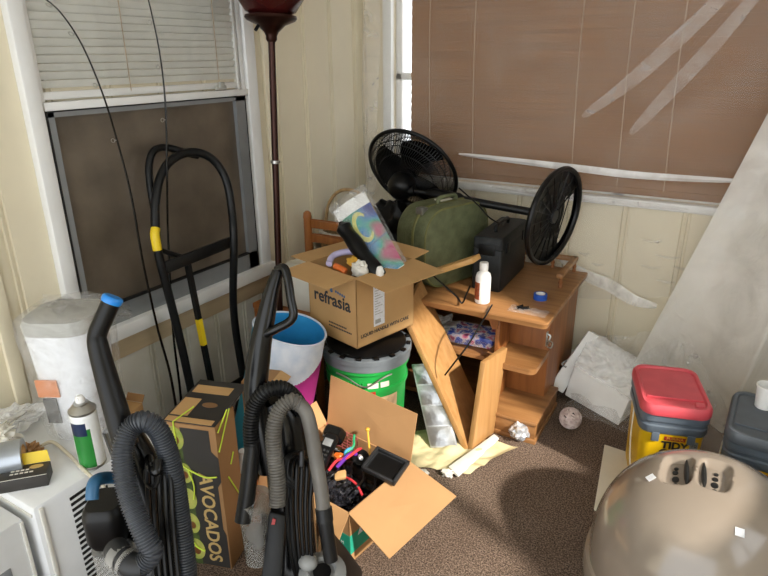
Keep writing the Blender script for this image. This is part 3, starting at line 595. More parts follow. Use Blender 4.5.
# ================================================================ MIDDLE VACUUM
t = thing('vacuum_cleaner', (-.86, 1.0, 0), 'worn black upright vacuum with a loop handle and grey ribbed hose', 'vacuum cleaner')
D1 = 1.36
hl = [at(278, 271, D1), at(272, 290, D1), at(267, 312, D1), at(261, 342, D1), at(257, 372, D1+.01), at(256, 398, D1+.01), at(262, 430, D1+.02), at(270, 470, D1+.04)]
P_ = spline(hl, 6); MB().tube(P_, [.0125+.0145*min(1, i/22) for i in range(len(P_))], 14).build('handle_spine', 'black_gloss', t)
MB().tube(spline([at(277, 270, D1-.0), at(284, 268, D1-.01), at(288, 280, D1-.015), at(291, 300, D1-.02), at(293.5, 314, D1-.02), at(289, 322, D1-.02), at(276, 329, D1-.02), at(262, 337, D1-.01), at(258, 348, D1)], 6), .0098, 12).build('handle_loop', 'black_gloss', t)
sp = [at(270, 400, D1+.03), at(284, 420, D1+.05), at(289, 470, D1+.07), at(294, 530, D1+.08), at(299, 580, D1+.09), V(-.87, 1.02, .22), V(-.87, 1.02, .06)]
P_ = spline(sp, 5); MB().tube(P_, [.032+.02*min(1, i/8) for i in range(len(P_))], 14).build('spine', 'black_gloss', t)
MB().slab(at(262, 590, D1-.02), at(284, 590, D1-.02), at(288, 512, D1), at(271, 508, D1), .03, .006).build('front_panel', 'black_plastic', t)
MB().slab(at(271.5, 524, D1-.034), at(275, 524, D1-.034), at(276, 519, D1-.034), at(273, 518, D1-.034), .004).build('release_mark', 'red_mark', t)
ribbed(MB(), [at(252, 448, D1-.0), at(251, 425, D1-.01), at(255, 405, D1-.015), at(266, 391, D1-.02), at(281, 388, D1-.01), at(294, 397, D1+.01), at(303, 412, D1+.03)], .0165, .0068, .0016).build('upper_hose', 'hose_black', t)
MB().tube(spline([at(253, 440, D1), at(251, 462, D1-.005), at(247, 495, D1-.01), at(243, 522, D1-.015)], 6), [.0165, .017, .017, .0175, .0175, .018]+[.0185]*13, 16).build('wand', 'hose_black', t)
ribbed(MB(), [at(277, 506, D1-.055), at(277.5, 480, D1-.055), at(274, 450, D1-.055), at(274, 428, D1-.055), at(279, 411, D1-.05), at(290, 401, D1-.045), at(299, 404, D1-.04)], .0165, .0062, .0015).build('lower_hose', 'hose_grey', t)
g = [at(298, 403, D1-.04), at(306, 412, D1-.04), at(311, 430, D1-.04), at(316, 460, D1-.04), at(321, 490, D1-.04), at(324, 514, D1-.04)]
MB().tube(spline(g, 6), .0155, 16).build('hose_sleeve', 'hose_grey', t)
MB().tube([at(323.5, 508, D1-.04), at(325, 521, D1-.04)], .0185, 20).tube([at(325, 520, D1-.04), at(331, 560, D1-.03)], [.0165, .0155], 18).build('hose_cuff', 'hose_black', t)
mb = MB()
for k in range(6): mb.tube(spline([at(293+k*2.5, 458, D1-.0), at(287+k*5, 468, D1-.03), at(287+k*4.6, 510, D1-.03), at(292+k*4, 560, D1-.02), at(300+k*3, 590, D1)], 6), .0042, 8)
for k in range(3): mb.tube(spline([at(300, 452, D1), at(290-k*2, 458, D1-.03), at(288-k*2, 476+k*3, D1-.035), at(297, 482+k*3, D1-.03)], 6), .0038, 8)
mb.build('power_cord', 'black_plastic', t)
MB().slab(at(299, 466, D1-.04), at(305, 468, D1-.04), at(305, 449, D1-.04), at(300, 450, D1-.04), .012, .004).build('cord_hook', 'black_gloss', t)
cc = at(256, 522, D1+.03); loft(MB(TR(cc.x, cc.y, cc.z, 20)), [[(x, y, -.10) for x, y in rrect(.05, .07, .02)], [(x*1.15, y*1.15, .07) for x, y in rrect(.05, .07, .02)]]).build('dust_cup', 'clear_grey', t)
mb = MB(); cb = at(322, 570, D1-.03); mb.lathe([(.0, -.03), (.05, -.03), (.052, -.01), (.04, .0), (.03, .002), (.026, -.008), (.0, -.008)], cb, (.1, -.2, 1), 28).ell(at(308, 562, D1-.02), (.022, .02, .018)); mb.build('motor_cover', 'grey_plastic', t)
MB().lathe([(.0, 0), (.02, 0), (.02, .003), (.0, .003)], cb+V(0, 0, -.006), (.1, -.2, 1), 20).build('hose_port', 'black_plastic', t)
loft(MB(TR(-.85, .99, 0, 30)), [[(x, y, .012) for x, y in rrect(.29, .26, .05)], [(x, y, .05) for x, y in rrect(.29, .26, .05)], [(x*.75, y*.6, .16) for x, y in rrect(.29, .26, .05)], [(x*.4, y*.4, .26) for x, y in rrect(.29, .26, .05)]]).build('floor_head', 'black_plastic', t)
# ================================================================ LAUNDRY BASKET
bax = (CR*.25+V(0, 0, 1)).normalized(); bl_ = .53; q = onz(290.5, 322, .575)-bax*bl_; q.z = .038
t = thing('laundry_basket', (q.x, q.y, 0), 'round cloth laundry basket with white, magenta and teal sides', 'laundry basket')
bu_ = bax.orthogonal().normalized(); bv_ = bax.cross(bu_)
def bw(a, z): return 1+.03*math.sin(3*a+z*9)*(.4+z)
def bm(i, a, z):
    p_ = bu_*math.cos(a)+bv_*math.sin(a); s_ = p_.dot(CR); f_ = -(p_.x*CF.x+p_.y*CF.y)
    if f_ < -.15 or s_ < -.52: return 3
    edge = .37+.09*(s_-.30)**2*2+.03*math.sin(s_*9)*(1 if s_ < -.1 else 0)
    if z > edge: return 0
    return 2 if s_ < -.22 else 1
prof = [(.138-.010*(k/110), bl_*k/110) for k in range(111)]
MB().lathe([(.0, 0)]+prof, q, bax, n=300, matf=lambda i, a, z: bm(i, a, z), wob=bw, cap=False).build('fabric_side', ['basket_white', 'basket_magenta', 'basket_orange', 'basket_teal'], t, 60)
MB().lathe([(.0, .006)]+[(r-.004, z+.004) for r, z in prof[:-1:4]]+[(.125, bl_-.002)], q, bax, n=96, wob=bw, cap=False).build('lining', 'basket_blue', t, 60)
MB().tube([q+bax*bl_+(bu_*math.cos(a)+bv_*math.sin(a))*.1285*bw(a, bl_) for a in [2*PI*k/64 for k in range(64)]], .004, 8, True).build('rim_binding', 'basket_white', t)
# ================================================================ WOODEN CHAIR, WHITE CARTON, WICKER BASKET
t = thing('wooden_chair', (-1.55, 1.95, 0), 'brown wooden chair with a slatted back behind the printed carton', 'chair')
cx0, cx1, cy0, cy1, cs = -1.715, -1.375, 1.765, 2.15, .478
for x in (cx0+.015, cx1-.015):
    MB().lathe([(.014, 0), (.018, .05), (.019, .4), (.017, cs-.02)], (x, cy0+.02, 0), n=16).build('leg', 'wood_chair', t)
    MB().lathe([(.015, 0), (.019, .1), (.020, .5), (.018, .755), (.020, .765), (.017, .785), (.008, .793), (.0, .794)], (x, cy1, 0), n=18).build('back_post', 'wood_chair', t)
    for z in (.16, .29): MB().cyl((x, cy0+.02, z), (x, cy1, z), .010).build('rung', 'wood_chair', t)
MB().cyl((cx0, cy0+.02, .2), (cx1, cy0+.02, .2), .010).build('rung', 'wood_chair', t)
MB().bb(cx0, cx1, cy0, cy1-.02, cs-.025, cs, .006).build('seat', 'wood_chair', t)
for z in (.735, .668): MB().sheet(lambda u, v, z=z: (cx0+.015+u*(cx1-cx0-.03), cy1+.012*math.sin(PI*u)+(0 if v < .5 else 0), z+(v-.5)*.04), 12, 2).sheet(lambda u, v, z=z: (cx0+.015+u*(cx1-cx0-.03), cy1+.012+.012*math.sin(PI*u), z+(v-.5)*.04), 12, 2).bb(cx0+.015, cx1-.015, cy1-.001, cy1+.012, z-.018, z+.018, .004).build('back_slat', 'wood_chair', t)
t = thing('white_carton', (-1.59, 1.93, cs), 'plain pale carton on the chair seat beside the printed carton', 'box')
MB().bb(-1.60, -1.40, 1.80, 1.98, cs+.001, .645, .003).build('carton_body', 'paper_label', t); MB().bb(-1.602, -1.398, 1.875, 1.905, cs+.02, .647).build('packing_tape', 'cream_card', t)
q = V(-1.60, 2.36, 0); t = thing('wicker_basket', q, 'tall wicker basket with a hoop handle in the corner behind the chair', 'basket')
mb = MB()
for k in range(46): mb.tube([q+V((.115+.03*k/46)*math.cos(a)*(1+.02*((k+j) % 2)), (.115+.03*k/46)*math.sin(a)*(1+.02*((k+j) % 2)), .01+.655*k/46) for j, a in enumerate([2*PI*i/24 for i in range(24)])], .0078, 5, True)
mb.build('woven_side', 'wicker', t)
MB().tube([q+V(.15*math.cos(a), .15*math.sin(a), .672) for a in [2*PI*i/32 for i in range(32)]], .010, 8, True).build('rim', 'wicker_white', t)
MB().tube(spline([q+V(-.148, 0, .62), q+V(-.150, 0, .70), q+V(-.125, 0, .79), q+V(-.06, 0, .85), q+V(.03, 0, .855), q+V(.11, 0, .80), q+V(.148, 0, .70), q+V(.148, 0, .62)], 8), .008, 8).build('hoop_handle', 'wicker', t)
MB().lathe([(.0, .01), (.11, .01)], q, cap=False).build('base', 'wicker', t)
# ================================================================ GREEN BUCKET
q = V(-1.15, 1.775, 0); t = thing('plastic_bucket', q, 'bright green plastic bucket with a grey collar under the printed carton', 'bucket')
MB().lathe([(.0, .0), (.132, .0), (.136, .006), (.150, .29), (.157, .292), (.157, .306), (.152, .308), (.153, .365), (.162, .367), (.162, .378), (.156, .38), (.156, .40)], q, n=56, cap=False).build('bucket_body', 'bucket_green', t)
MB().lathe([(.158, .380), (.166, .382), (.167, .408), (.171, .410), (.171, .427), (.164, .432), (.150, .432), (.150, .40)], q, n=56, cap=False).build('collar', 'bucket_grey', t)
mb = MB()
for k in range(24):
    a = R(200+k*4.2); c = q+V(math.cos(a)*.154, math.sin(a)*.154, .322); mb.box(c, (.005, .005, .026), rot=(0, 0, a))
mb.build('ribbing', 'bucket_green', t)
MB().lathe([(.0, .425), (.149, .425), (.150, .44), (.13, .452), (.09, .462), (.0, .468)], q, n=48, cap=False).build('lid', 'black_plastic', t)
mb = MB()
for k in range(16):
    a = 2*PI*k/16; MB().box(q+V(math.cos(a)*.160, math.sin(a)*.160, .436), (.016, .020, .008), .002, rot=(0, 0, a)).build('lid_tab', 'black_plastic', t)
def patch(mb, q, r, a0, a1, z0, z1, taper=0):
    n = 8; A_ = [R(a0+(a1-a0)*i/n) for i in range(n+1)]
    v = [[mb._v(q+V(math.cos(a)*(r+taper*(z-z0)), math.sin(a)*(r+taper*(z-z0)), z)) for z in (z0, z1)] for a in A_]
    for i in range(n): mb._f([v[i][0], v[i+1][0], v[i+1][1], v[i][1]])
    return mb
patch(patch(MB(), q, .1545, 303, 318, .312, .334), q, .1545, 321, 334, .312, .334).build('white_label', 'paper_label', t)
patch(MB(), q, .1435, 318, 350, .12, .27, .05).build('kraft_label', 'kraft_label', t); patch(MB(), q, .1445, 262, 292, .16, .25, .05).build('side_label', 'kraft_label', t)
hb = [q+V(math.cos(R(a))*.168, math.sin(R(a))*.168, .315-.0*abs(a-305)-.085*math.exp(-((a-312)/13)**2)) for a in (225, 250, 270, 285, 297, 305, 312, 319, 327, 345, 365)]
MB().tube(spline([q+V(math.cos(R(a))*.172, math.sin(R(a))*.172, .37-.055*math.sin(R((a-270)*1.0+0))**2*0-.04*math.exp(-((a-300)/18)**2)) for a in range(262, 340, 6)], 4), .003, 8).build('bail_wire', 'steel', t)
MB().tube([q+V(math.cos(R(310))*.157, math.sin(R(310))*.157, .30), q+V(math.cos(R(312))*.156, math.sin(R(312))*.156, .25)], .010, 12).build('bail_grip', 'red_mark', t)['label'] = 'red bail grip'
# ================================================================ PRINTED CARTON ON THE BUCKET
def carton(name, Mx, w, d, h, label, mats, flaps, t_=.004, parent=None):
    t = thing(name, Mx.translation, label, 'box'); mb = MB(Mx); x, y = w/2, d/2
    mb.bb(-x, x, -y, y, 0, t_).bb(-x, -x+t_, -y, y, 0, h).bb(x-t_, x, -y, y, 0, h).bb(-x, x, -y, -y+t_, 0, h).bb(-x, x, y-t_, y, 0, h)
    mb.build('carton_body', mats[0], t)
    E_ = {'f': ((-x, -y, h), (x, -y, h)), 'b': ((x, y, h), (-x, y, h)), 'r': ((x, -y, h), (x, y, h)), 'l': ((-x, y, h), (-x, -y, h))}
    for k, off in flaps.items():
        a, b = map(Vector, E_[k]); o = Vector(off[0]); o2 = Vector(off[1]) if len(off) > 1 else o
        MB(Mx).slab(a, b, b+o2, a+o, .003).build('flap', mats[1], t)
    return t
B0 = V(-1.098, 1.633, .472); u_, v_ = V(-.97, .242, 0), V(.242, .97, 0)
rw, rd, rh = .262, .295, .268
rc = B0+u_*rw/2+v_*rd/2; RB = TR(rc.x, rc.y, rc.z, -14)
t = carton('printed_carton', RB, rw, rd, rh, 'open brown carton printed with dark lettering resting on the green bucket', ['cardboard', 'cardboard'],
           {'f': ((-.015, -.115, -.012),), 'r': ((.15, .0, -.012),), 'b': ((.0, .085, .012),), 'l': ((-.10, .0, .0),)})
FF = RB @ frame((0, -rd/2-.0005, rh/2), (1, 0, 0), (0, 0, 1))
RF = RB @ frame((rw/2+.0005, 0, rh/2), (0, 1, 0), (0, 0, 1))
MB().text('refrasia', .068, FF @ Matrix.Translation((-.0, .018, 0)), .0004, bold=.0014).build('brand_lettering', 'ink_navy', t, 0)
mb = MB(); mb.text('e', .03, FF @ Matrix.Translation((.0, .058, 0)), .0004, bold=.001)
for k in range(5): mb.disc((.026+.011*k, .057-.002*k), .0042, .0055, FF, .0006, 12)
mb.build('blue_emblem', 'ink_blue', t, 0); mb = MB()
for r_, x0, n_ in ((-.075, -.02, 11), (-.088, -.02, 14)):
    for k in range(n_): mb.prism([(x0+k*.009, r_), (x0+.0065+k*.009, r_), (x0+.0065+k*.009, r_+.006), (x0+k*.009, r_+.006)], .0005, FF)
mb.build('small_print', 'ink_navy', t, 0); MB().text('LIQUID HANDLE WITH CARE', .019, RF @ Matrix.Translation((-.005, -.094, 0)), .0004, bold=.0004).build('handling_notice', 'ink_navy', t, 0)
RF = RF @ Matrix.Translation((.02, 0, 0)); mb = MB(); mb.prism([(-.085, -.075), (-.03, -.075), (-.03, .09), (-.085, .09)], .0006, RF); mb.mat(1)
for k in range(11): mb.prism([(-.079, -.03+k*.010), (-.04-.012*(k % 3), -.03+k*.010), (-.04-.012*(k % 3), -.0275+k*.010), (-.079, -.0275+k*.010)], .0009, RF)
mb.prism([(-.078, -.066), (-.05, -.066), (-.05, -.05), (-.078, -.05)], .0009, RF); mb.build('address_label', ['sticker_white', 'bin_grey'], t)
# contents
zt_ = rc.z+rh
def inbox(x, y, z): return RB @ V(x, y, z)
a0, a1 = at(373, 282, 2.22), at(333, 212, 2.30); 
b0, b1 = at(403, 262, 2.20), at(364, 191, 2.28)
bow = (CF*-.02)
def post(u, v):
    lo = a0.lerp(b0, u); hi = a1.lerp(b1, u); return lo.lerp(hi, v)+bow*math.sin(PI*u)*1.2
def posto(u, v, o=.0): return post(u, v)+CF*(-o)
t = thing('wrapped_print', post(.5, 0), 'colourful night print in a clear sleeve sticking out of the printed carton', 'poster')
lo_ = inbox(.02, .0, .02); 
MB().sheet(lambda u, v: post(u, v*1.04-.04), 14, 14).sheet(lambda u, v: post(u, v*1.04-.04)+CF*.012, 14, 14).build('print_board', 'white_gloss', t)
MB().sheet(lambda u, v: posto(.10+.90*u, -.03+.87*v, .0015), 14, 14).build('night_artwork', 'art_night', t)
mb = MB(); MOON = []
for k in range(28):
    a = R(40+280*k/27); MOON.append((.5+.25*math.cos(a), .62+.20*math.sin(a)))
for k in range(27, -1, -1):
    a = R(40+280*k/27); MOON.append((.53+.17*math.cos(a), .62+.145*math.sin(a)))
for k in range(27):
    vs = [mb._v(posto(*MOON[i], .0028)) for i in (k, k+1, len(MOON)-2-k, len(MOON)-1-k)]; mb._f(vs)
mb.build('moon_print', 'moon_yellow', t)
MB().tube([posto(.1+.9*k/12, .36+.05*k/12, .004) for k in range(13)], .0022, 6).build('rubber_band', 'ink_blue', t)
MB().sheet(lambda u, v: posto(-.06+1.16*u, -.02+1.10*v, .007+.006*nz(u*4, v*5, 1)), 20, 20).build('clear_sleeve', 'film_bag', t, 180)
t = thing('umbrella', at(372, 262, 2.16), 'folded black umbrella sleeve poking out of the printed carton', 'umbrella')
k_ = [at(341.5, 224, 2.26), at(346, 231, 2.25), at(354, 242, 2.225), at(364, 256, 2.195), at(374, 269, 2.165), at(384, 284, 2.15)]
P_ = spline(k_, 5); n_ = len(P_); MB().tube(P_, [.014+.014*min(1, i/3) if i < 3 else .029+.002*math.sin(i*.7) for i in range(n_)], 14).build('folded_canopy', 'bag_black' if False else 'black_plastic', t)
MB().ell(P_[0], (.011, .011, .011)).build('ferrule', 'black_gloss', t)
mb = MB(); mb.tube(spline([at(329, 264, 2.2), at(333, 256, 2.24), at(345, 252, 2.26), at(358, 252, 2.26)], 6), .012, 10)
o = mb.build('toiletry_pouch', 'lilac'); tag(o, 'lilac edged pouch in the back of the printed carton', 'bag')
o = MB().tube(spline([at(335, 266, 2.19), at(340, 268, 2.18), at(346, 272, 2.17)], 4), [.012, .011, .012, .012, .011, .012, .013, .012, .01][:len(spline([0*V(1, 1, 1)]*3, 4))], 10).build('orange_marker', 'orange_plastic'); tag(o, 'small orange red tube inside the printed carton', 'tube')
o = MB().crumple(at(354, 262, 2.2), (.028, .025, .02), .4, 6, 5).build('yellow_sponge', 'yellow_plastic'); tag(o, 'mustard yellow lump inside the printed carton beside the umbrella', 'sponge')
o = MB().crumple(at(360, 269, 2.15), (.035, .026, .03), .35, 5, 9).build('white_cloth', 'cloth_white'); tag(o, 'crumpled white cloth inside the printed carton under the umbrella', 'cloth')
o = MB().crumple(at(380, 272, 2.12), (.014, .014, .022), .2, 5, 4).build('white_plug', 'white_gloss'); tag(o, 'small white plug poking up at the front corner inside the printed carton', 'plug')
o = MB(RB).crumple((0, .0, .10), (.088, .105, .08), .2, 5, 2, 4).build('wrapping_paper', 'paper_label'); tag(o, 'crumpled packing paper filling the printed carton', 'paper')
# ================================================================ OPEN CARTON OF ELECTRONICS
ow, od, oh = .375, .31, .19
OB = TR(-1.010, 1.364, 0, -7)
t = carton('open_carton', OB, ow, od, oh, 'open brown carton of cables and gadgets on the floor in the foreground', ['cardboard_old', 'cardboard_old'],
           {'r': ((.165, -.02, -.055), (.18, -.0, -.05)), 'b': ((.0, .035, .165), (.0, .03, .185)), 'l': ((-.05, 0, .075),), 'f': ((.02, -.075, -.10), (-.0, -.075, -.10))})
OF = OB @ frame((0, -od/2-.0006, 0), (1, 0, 0), (0, 0, 1)); OR = OB @ frame((ow/2+.0006, 0, 0), (0, 1, 0), (0, 0, 1))
mb = MB(); mb.prism([(ow/2-.10, .035), (ow/2, .035), (ow/2, .105), (ow/2-.10, .105)], .0006, OF); mb.prism([(-od/2, .035), (-od/2+.15, .035), (-od/2+.15, .105), (-od/2, .105)], .0006, OR)
mb.mat(1); mb.prism([(-od/2+.035, .085), (-od/2+.075, .085), (-od/2+.065, .108), (-od/2+.045, .108)], .0010, OR); mb.text('M', .016, OF @ Matrix.Translation((ow/2-.03, .068, .0004)), .0004); mb.build('printed_band', ['teal_label', 'sticker_white'], t)
def ob(x, y, z): return OB @ V(x, y, z)
def item(o, l, c, g=None): return tag(o, l, c, g)
# black tray
k0, k1, k2 = onz(367, 471, .205), onz(387, 481, .195), onz(384, 454, .222); K = frame((k1+k2)/2, k1-k0, k2-k0)
t = thing('black_tray', K.translation, 'shallow black plastic tray tilted on top of the open carton', 'tray')
mb = MB(K); mb.bb(-.058, .058, -.047, .047, 0, .004); 
for a, b, c, d in ((-.062, -.052, -.05, .05), (.052, .062, -.05, .05), (-.062, .062, -.05, -.041), (-.062, .062, .041, .05)): mb.bb(a, b, c, d, 0, .017, .002)
mb.build('tray_body', 'dark_grey', t); MB(K).bb(-.046, .046, -.036, .036, .0045, .006).build('tray_floor', 'grey_alu' if False else 'black_plastic', t)
# phone
K = Matrix.Translation(ob(-.050, -.005, .200)) @ Euler((R(34), R(4), R(6))).to_matrix().to_4x4()
t = thing('cordless_phone', K.translation, 'black cordless phone handset with a keypad in the open carton', 'phone')
loft(MB(K), [[(x, y, 0) for x, y in rrect(.046, .15, .014)], [(x, y, .018) for x, y in rrect(.048, .152, .014)], [(x*.9, y*.95, .024) for x, y in rrect(.046, .15, .014)]]).build('handset_body', 'black_plastic', t); hb_ = t.children[0]
MB(K).bb(-.016, .016, .028, .054, .0235, .0255, .001).build('display', 'grey_alu', hb_)
mb = MB(K)
for i in range(3):
    for j in range(5): mb.box((-.013+.013*i, .012-.0145*j, .025), (.009, .0075, .003), .001)
mb.build('keypad', 'dark_grey', hb_)
K2 = K @ Matrix.Translation((-.01, .085, -.03)); o = loft(MB(K2), [[(x, y, 0) for x, y in rrect(.075, .055, .015)], [(x, y, .03) for x, y in rrect(.07, .05, .015)], [(x*.8, y*.8, .04) for x, y in rrect(.07, .05, .015)]]).build('charging_dock', 'black_gloss'); item(o, 'glossy black dock behind the handset in the open carton', 'dock')
o = MB(OB).crumple((.0, -.065, .09), (.165, .08, .072), .45, 9, 21, 5).build('black_plastic_bag', 'bag_black'); item(o, 'crinkled shiny black plastic bag at the front of the open carton', 'plastic bag')
o = MB(OB).crumple((.0, .06, .075), (.165, .08, .07), .35, 9, 33, 4).build('cable_heap', 'black_plastic'); item(o, 'heap of dark odds and ends filling the back of the open carton', 'clutter', ); o['kind'] = 'stuff'
def wire(name, m, pts, r, l): o = MB().tube(spline([ob(*p) for p in pts], 8), r, 8).build(name, m); item(o, l, 'cable')
wire('red_cable', 'red_wire', [(-.02, -.02, .165), (-.01, .01, .19), (.015, .03, .2), (.03, .07, .215), (.02, .10, .20)], .005, 'bright red cable curling upright in the middle of the open carton')
wire('coral_cable', 'red_wire', [(.04, -.025, .172), (.08, -.03, .185), (.115, -.035, .182), (.15, -.05, .17)], .004, 'red cable running flat in front of the black tray')
wire('purple_cable', 'purple_wire', [(.0, .0, .175), (.012, .03, .20), (.02, .06, .205), (.025, .08, .18)], .007, 'thick purple cable beside the red one in the open carton')
wire('green_cable', 'green_wire', [(-.03, .125, .22), (-.02, .11, .215), (-.005, .09, .205), (-.01, .06, .19), (-.015, .04, .175)], .0045, 'green cable hooking up near the back of the open carton')
wire('blue_cable', 'blue_wire', [(-.01, .05, .18), (-.015, .065, .195), (-.005, .085, .2)], .006, 'short light blue cable beside the green one')
for k in range(7):
    x = -.15+.05*k; wire('black_cable', 'black_plastic', [(x, -.10+.02*(k % 3), .15), (x+.03, -.05, .185+.008*(k % 2)), (x+.01, .0, .175), (x-.02, .05, .185), (x+.02, .09, .16)], .0035, ['thin black cable looped at the left end of the open carton', 'black cable left of the phone handset', 'black cable crossing over the phone handset', 'black cable in the middle under the red cable', 'black cable right of the purple cable', 'black cable under the black tray', 'black cable at the right end of the open carton'][k])
t = thing('yellow_stick', ob(.06, .09, .18), 'yellow stick with a round end leaning on the open carton back flap', 'stick')
MB().tube([ob(.075, .085, .17), ob(.022, .135, .255)], .0038, 8).build('shaft', 'yellow_plastic', t); MB().ell(ob(.021, .136, .258), (.008, .008, .007)).build('end_knob', 'yellow_plastic', t)
o = MB().tube([ob(.035, .075, .19), ob(.055, .06, .20)], .007, 10).build('white_tube', 'white_gloss'); item(o, 'small white tube behind the black tray in the open carton', 'tube')
o = MB().crumple(ob(-.025, .04, .18), (.022, .016, .016), .3, 6, 3).build('orange_clip', 'orange_plastic'); item(o, 'orange plastic lump beside the red cable in the open carton', 'clip')
K = TR(*ob(.045, -.03, .178), 30) @ Euler((R(20), R(-15), 0)).to_matrix().to_4x4(); o = MB(K).bb(-.018, .018, -.014, .014, 0, .012, .001).build('cardboard_scrap', 'cardboard'); item(o, 'small tan cardboard scrap in front of the black tray', 'cardboard')
o = MB().tube([ob(-.148, .02, .12), ob(-.148, .02, .21)], [.02, .016], 16).build('white_bottle', 'bottle_white'); item(o, 'pale bottle at the left edge of the open carton beside the vacuum', 'bottle')
o = MB().lathe([(.0, 0), (.028, 0), (.032, .012), (.028, .03), (.0, .033)], ob(.03, .085, .165), (.3, -.4, .8), 24).build('black_puck', 'black_plastic'); item(o, 'round black case behind the purple cable in the open carton', 'case')
mb = MB(OB)
for k in range(7): mb.tube([(-.17+.024*k, .135, .13), (-.17+.024*k, .135, .21)], .0016, 5).tube([(-.17, .135, .135+.012*k), (-.03, .135, .135+.012*k)], .0016, 5)
o = mb.build('wire_rack', 'pink_wire'); item(o, 'rusty pink wire rack at the back left of the open carton', 'rack')
# ================================================================ DESK
DK = TR(-.557, 2.085, 0, 1.2); dz = .514
t = desk = thing('wooden_desk', DK.translation, 'worn oak desk with a low gallery rail and stepped side shelves', 'desk')
dl, dd = -.76, .675
def rc2(x0, x1, y0, y1, r):
    return [(x0+(x1-x0)/2+a, y0+(y1-y0)/2+b) for a, b in rrect(x1-x0, y1-y0, r)]
mb = MB(DK); loft(mb, [[(x, y, dz-.024) for x, y in rc2(dl, .0, 0, dd, .02)], [(x, y, dz-.004) for x, y in rc2(dl-.004, .004, -.004, dd, .022)], [(x, y, dz) for x, y in rc2(dl, 0, 0, dd, .02)]]).build('desk_top', 'wood_desk', t)
MB(DK).bb(-.052, -.030, .20, dd-.02, 0, dz-.024, .002).build('side_panel', 'wood_desk_side', t)
MB(DK).bb(dl+.03, dl+.052, .03, dd-.02, 0, dz-.024, .002).build('side_panel', 'wood_desk_side', t)
MB(DK).bb(-.215, -.197, .06, dd-.02, 0, dz-.024, .002).build('partition', 'wood_desk_side', t)
MB(DK).bb(dl+.052, -.052, dd-.035, dd-.02, 0, dz-.024).build('back_panel', 'wood_desk_side', t)
MB(DK).bb(-.215, -.031, .195, .21, .08, dz-.024, .001).build('recess_panel', 'wood_desk_side', t)
MB(DK).bb(dl+.052, -.215, .07, dd-.035, .265, .285, .002).build('shelf', 'wood_desk', t)
MB(DK).bb(dl+.052, -.215, .03, dd-.035, .055, .075, .002).build('bottom_shelf', 'wood_desk', t)
mb = MB(DK); loft(mb, [[(x, y, z) for x, y in rc2(-.245, -.028, -.0, .22, .03)] for z in (.288, .312)]).build('step_shelf', 'wood_desk', t)
mb = MB(DK); mb.bb(-.245, .0, -.02, .30, .022, .088, .003).bb(-.25, .005, -.026, .305, .0, .022, .004).bb(-.25, .004, -.025, .303, .082, .097, .004); mb.build('plinth_box', 'wood_desk', t)
ap = MB(DK); ap.prism([(dl+.03, dz-.024), (-.20, dz-.024), (-.20, dz-.06), (-.205, dz-.085), (-.225, dz-.09), (-.24, dz-.055), (-.30, dz-.05), (dl+.12, dz-.05), (dl+.06, dz-.09), (dl+.03, dz-.12)], .016, Matrix.Translation((0, .065, 0)) @ Matrix.Rotation(R(90), 4, 'X')).build('apron', 'wood_desk_side', t)
MB(DK).bb(dl+.02, -.05, dd-.034, dd-.006, dz+.045, dz+.066, .006).build('back_rail', 'wood_desk', t); MB(DK).bb(-.074, -.046, dd-.29, dd-.004, dz+.045, dz+.066, .006).build('side_rail', 'wood_desk', t)
for x, y in ((-.057, dd-.27), (-.057, dd-.03), (-.16, dd-.016), (-.30, dd-.016), (-.45, dd-.016), (-.6, dd-.016)):
    MB(DK).lathe([(.008, dz-.001), (.009, dz+.006), (.006, dz+.012), (.010, dz+.024), (.006, dz+.036), (.009, dz+.047)], (x, y, 0), n=14).build('rail_spindle', 'wood_desk_side', t)
mb = MB(DK); mb.tube(spline([(-.029, .14, .41), (-.015, .14, .405), (-.018, .135, .385), (-.027, .14, .36)], 6), .004, 8).box((-.028, .14, .39), (.004, .02, .06), .001).tube(spline([(-.026, .15, .35), (-.012, .16, .345), (-.012, .17, .362), (-.026, .175, .365)], 6), .003, 8); mb.build('metal_latch', 'steel', t)['label'] = 'bent metal latch'
def dk(x, y, z=0): return DK @ V(x, y, dz+z)
# shelf package and loose things under the desk top
K = DK @ TR(-.36, .19, .288, 4)
t = thing('wrapped_package', K.translation, 'pink and blue packet in clear film on the desk shelf', 'package')
MB(K).bb(-.10, .11, -.07, .07, 0, .05, .012).build('packet', 'art_pack', t); MB(K).sheet(lambda u, v: (-.16+.30*u, -.085+.17*v, .004+.058*min(1, 3.2*min(u*1.2, 1-u+.03, v+.05, 1-v+.05))+.012*nz(u*6, v*5, 2)), 24, 14).build('film', 'film_bag', t, 180)
o = MB(DK).crumple((-.52, .18, .325), (.08, .09, .04), .5, 6, 6, 4).build('clear_film', 'film_bubble'); item(o, 'crumpled clear film on the desk shelf left of the pink packet', 'plastic sheet')
# green suitcase
SC = TR(-1.092, 2.135, dz, 72); sl, sh, st = .40, .348, .18
t = thing('green_suitcase', SC.translation, 'old green hard shell suitcase standing on the desk', 'suitcase')
def srr(i, z, x0=0): return [(sl/2+a, z, sh/2+b) for a, b in rrect(sl-i*2, sh-i*2, .115, 10)]
loft(MB(SC), [srr(.012, .0), srr(.003, .008), srr(0, .018), srr(0, .068)]).build('front_shell', 'suitcase_green', t)
loft(MB(SC), [srr(0, .078), srr(0, st-.018), srr(.003, st-.008), srr(.012, st)]).build('rear_shell', 'suitcase_green', t)
mb = MB(SC); loft(mb, [srr(-.002, .066), srr(-.004, .069), srr(-.004, .077), srr(-.002, .080)]).build('metal_trim', 'suitcase_trim', t)
mb = MB(SC); mb.tube([(sl/2+a, .006, sh/2+b) for a, b in rrect(sl-.012, sh-.012, .11, 10)], .0045, 8, True).build('edge_piping', 'suitcase_trim', t)
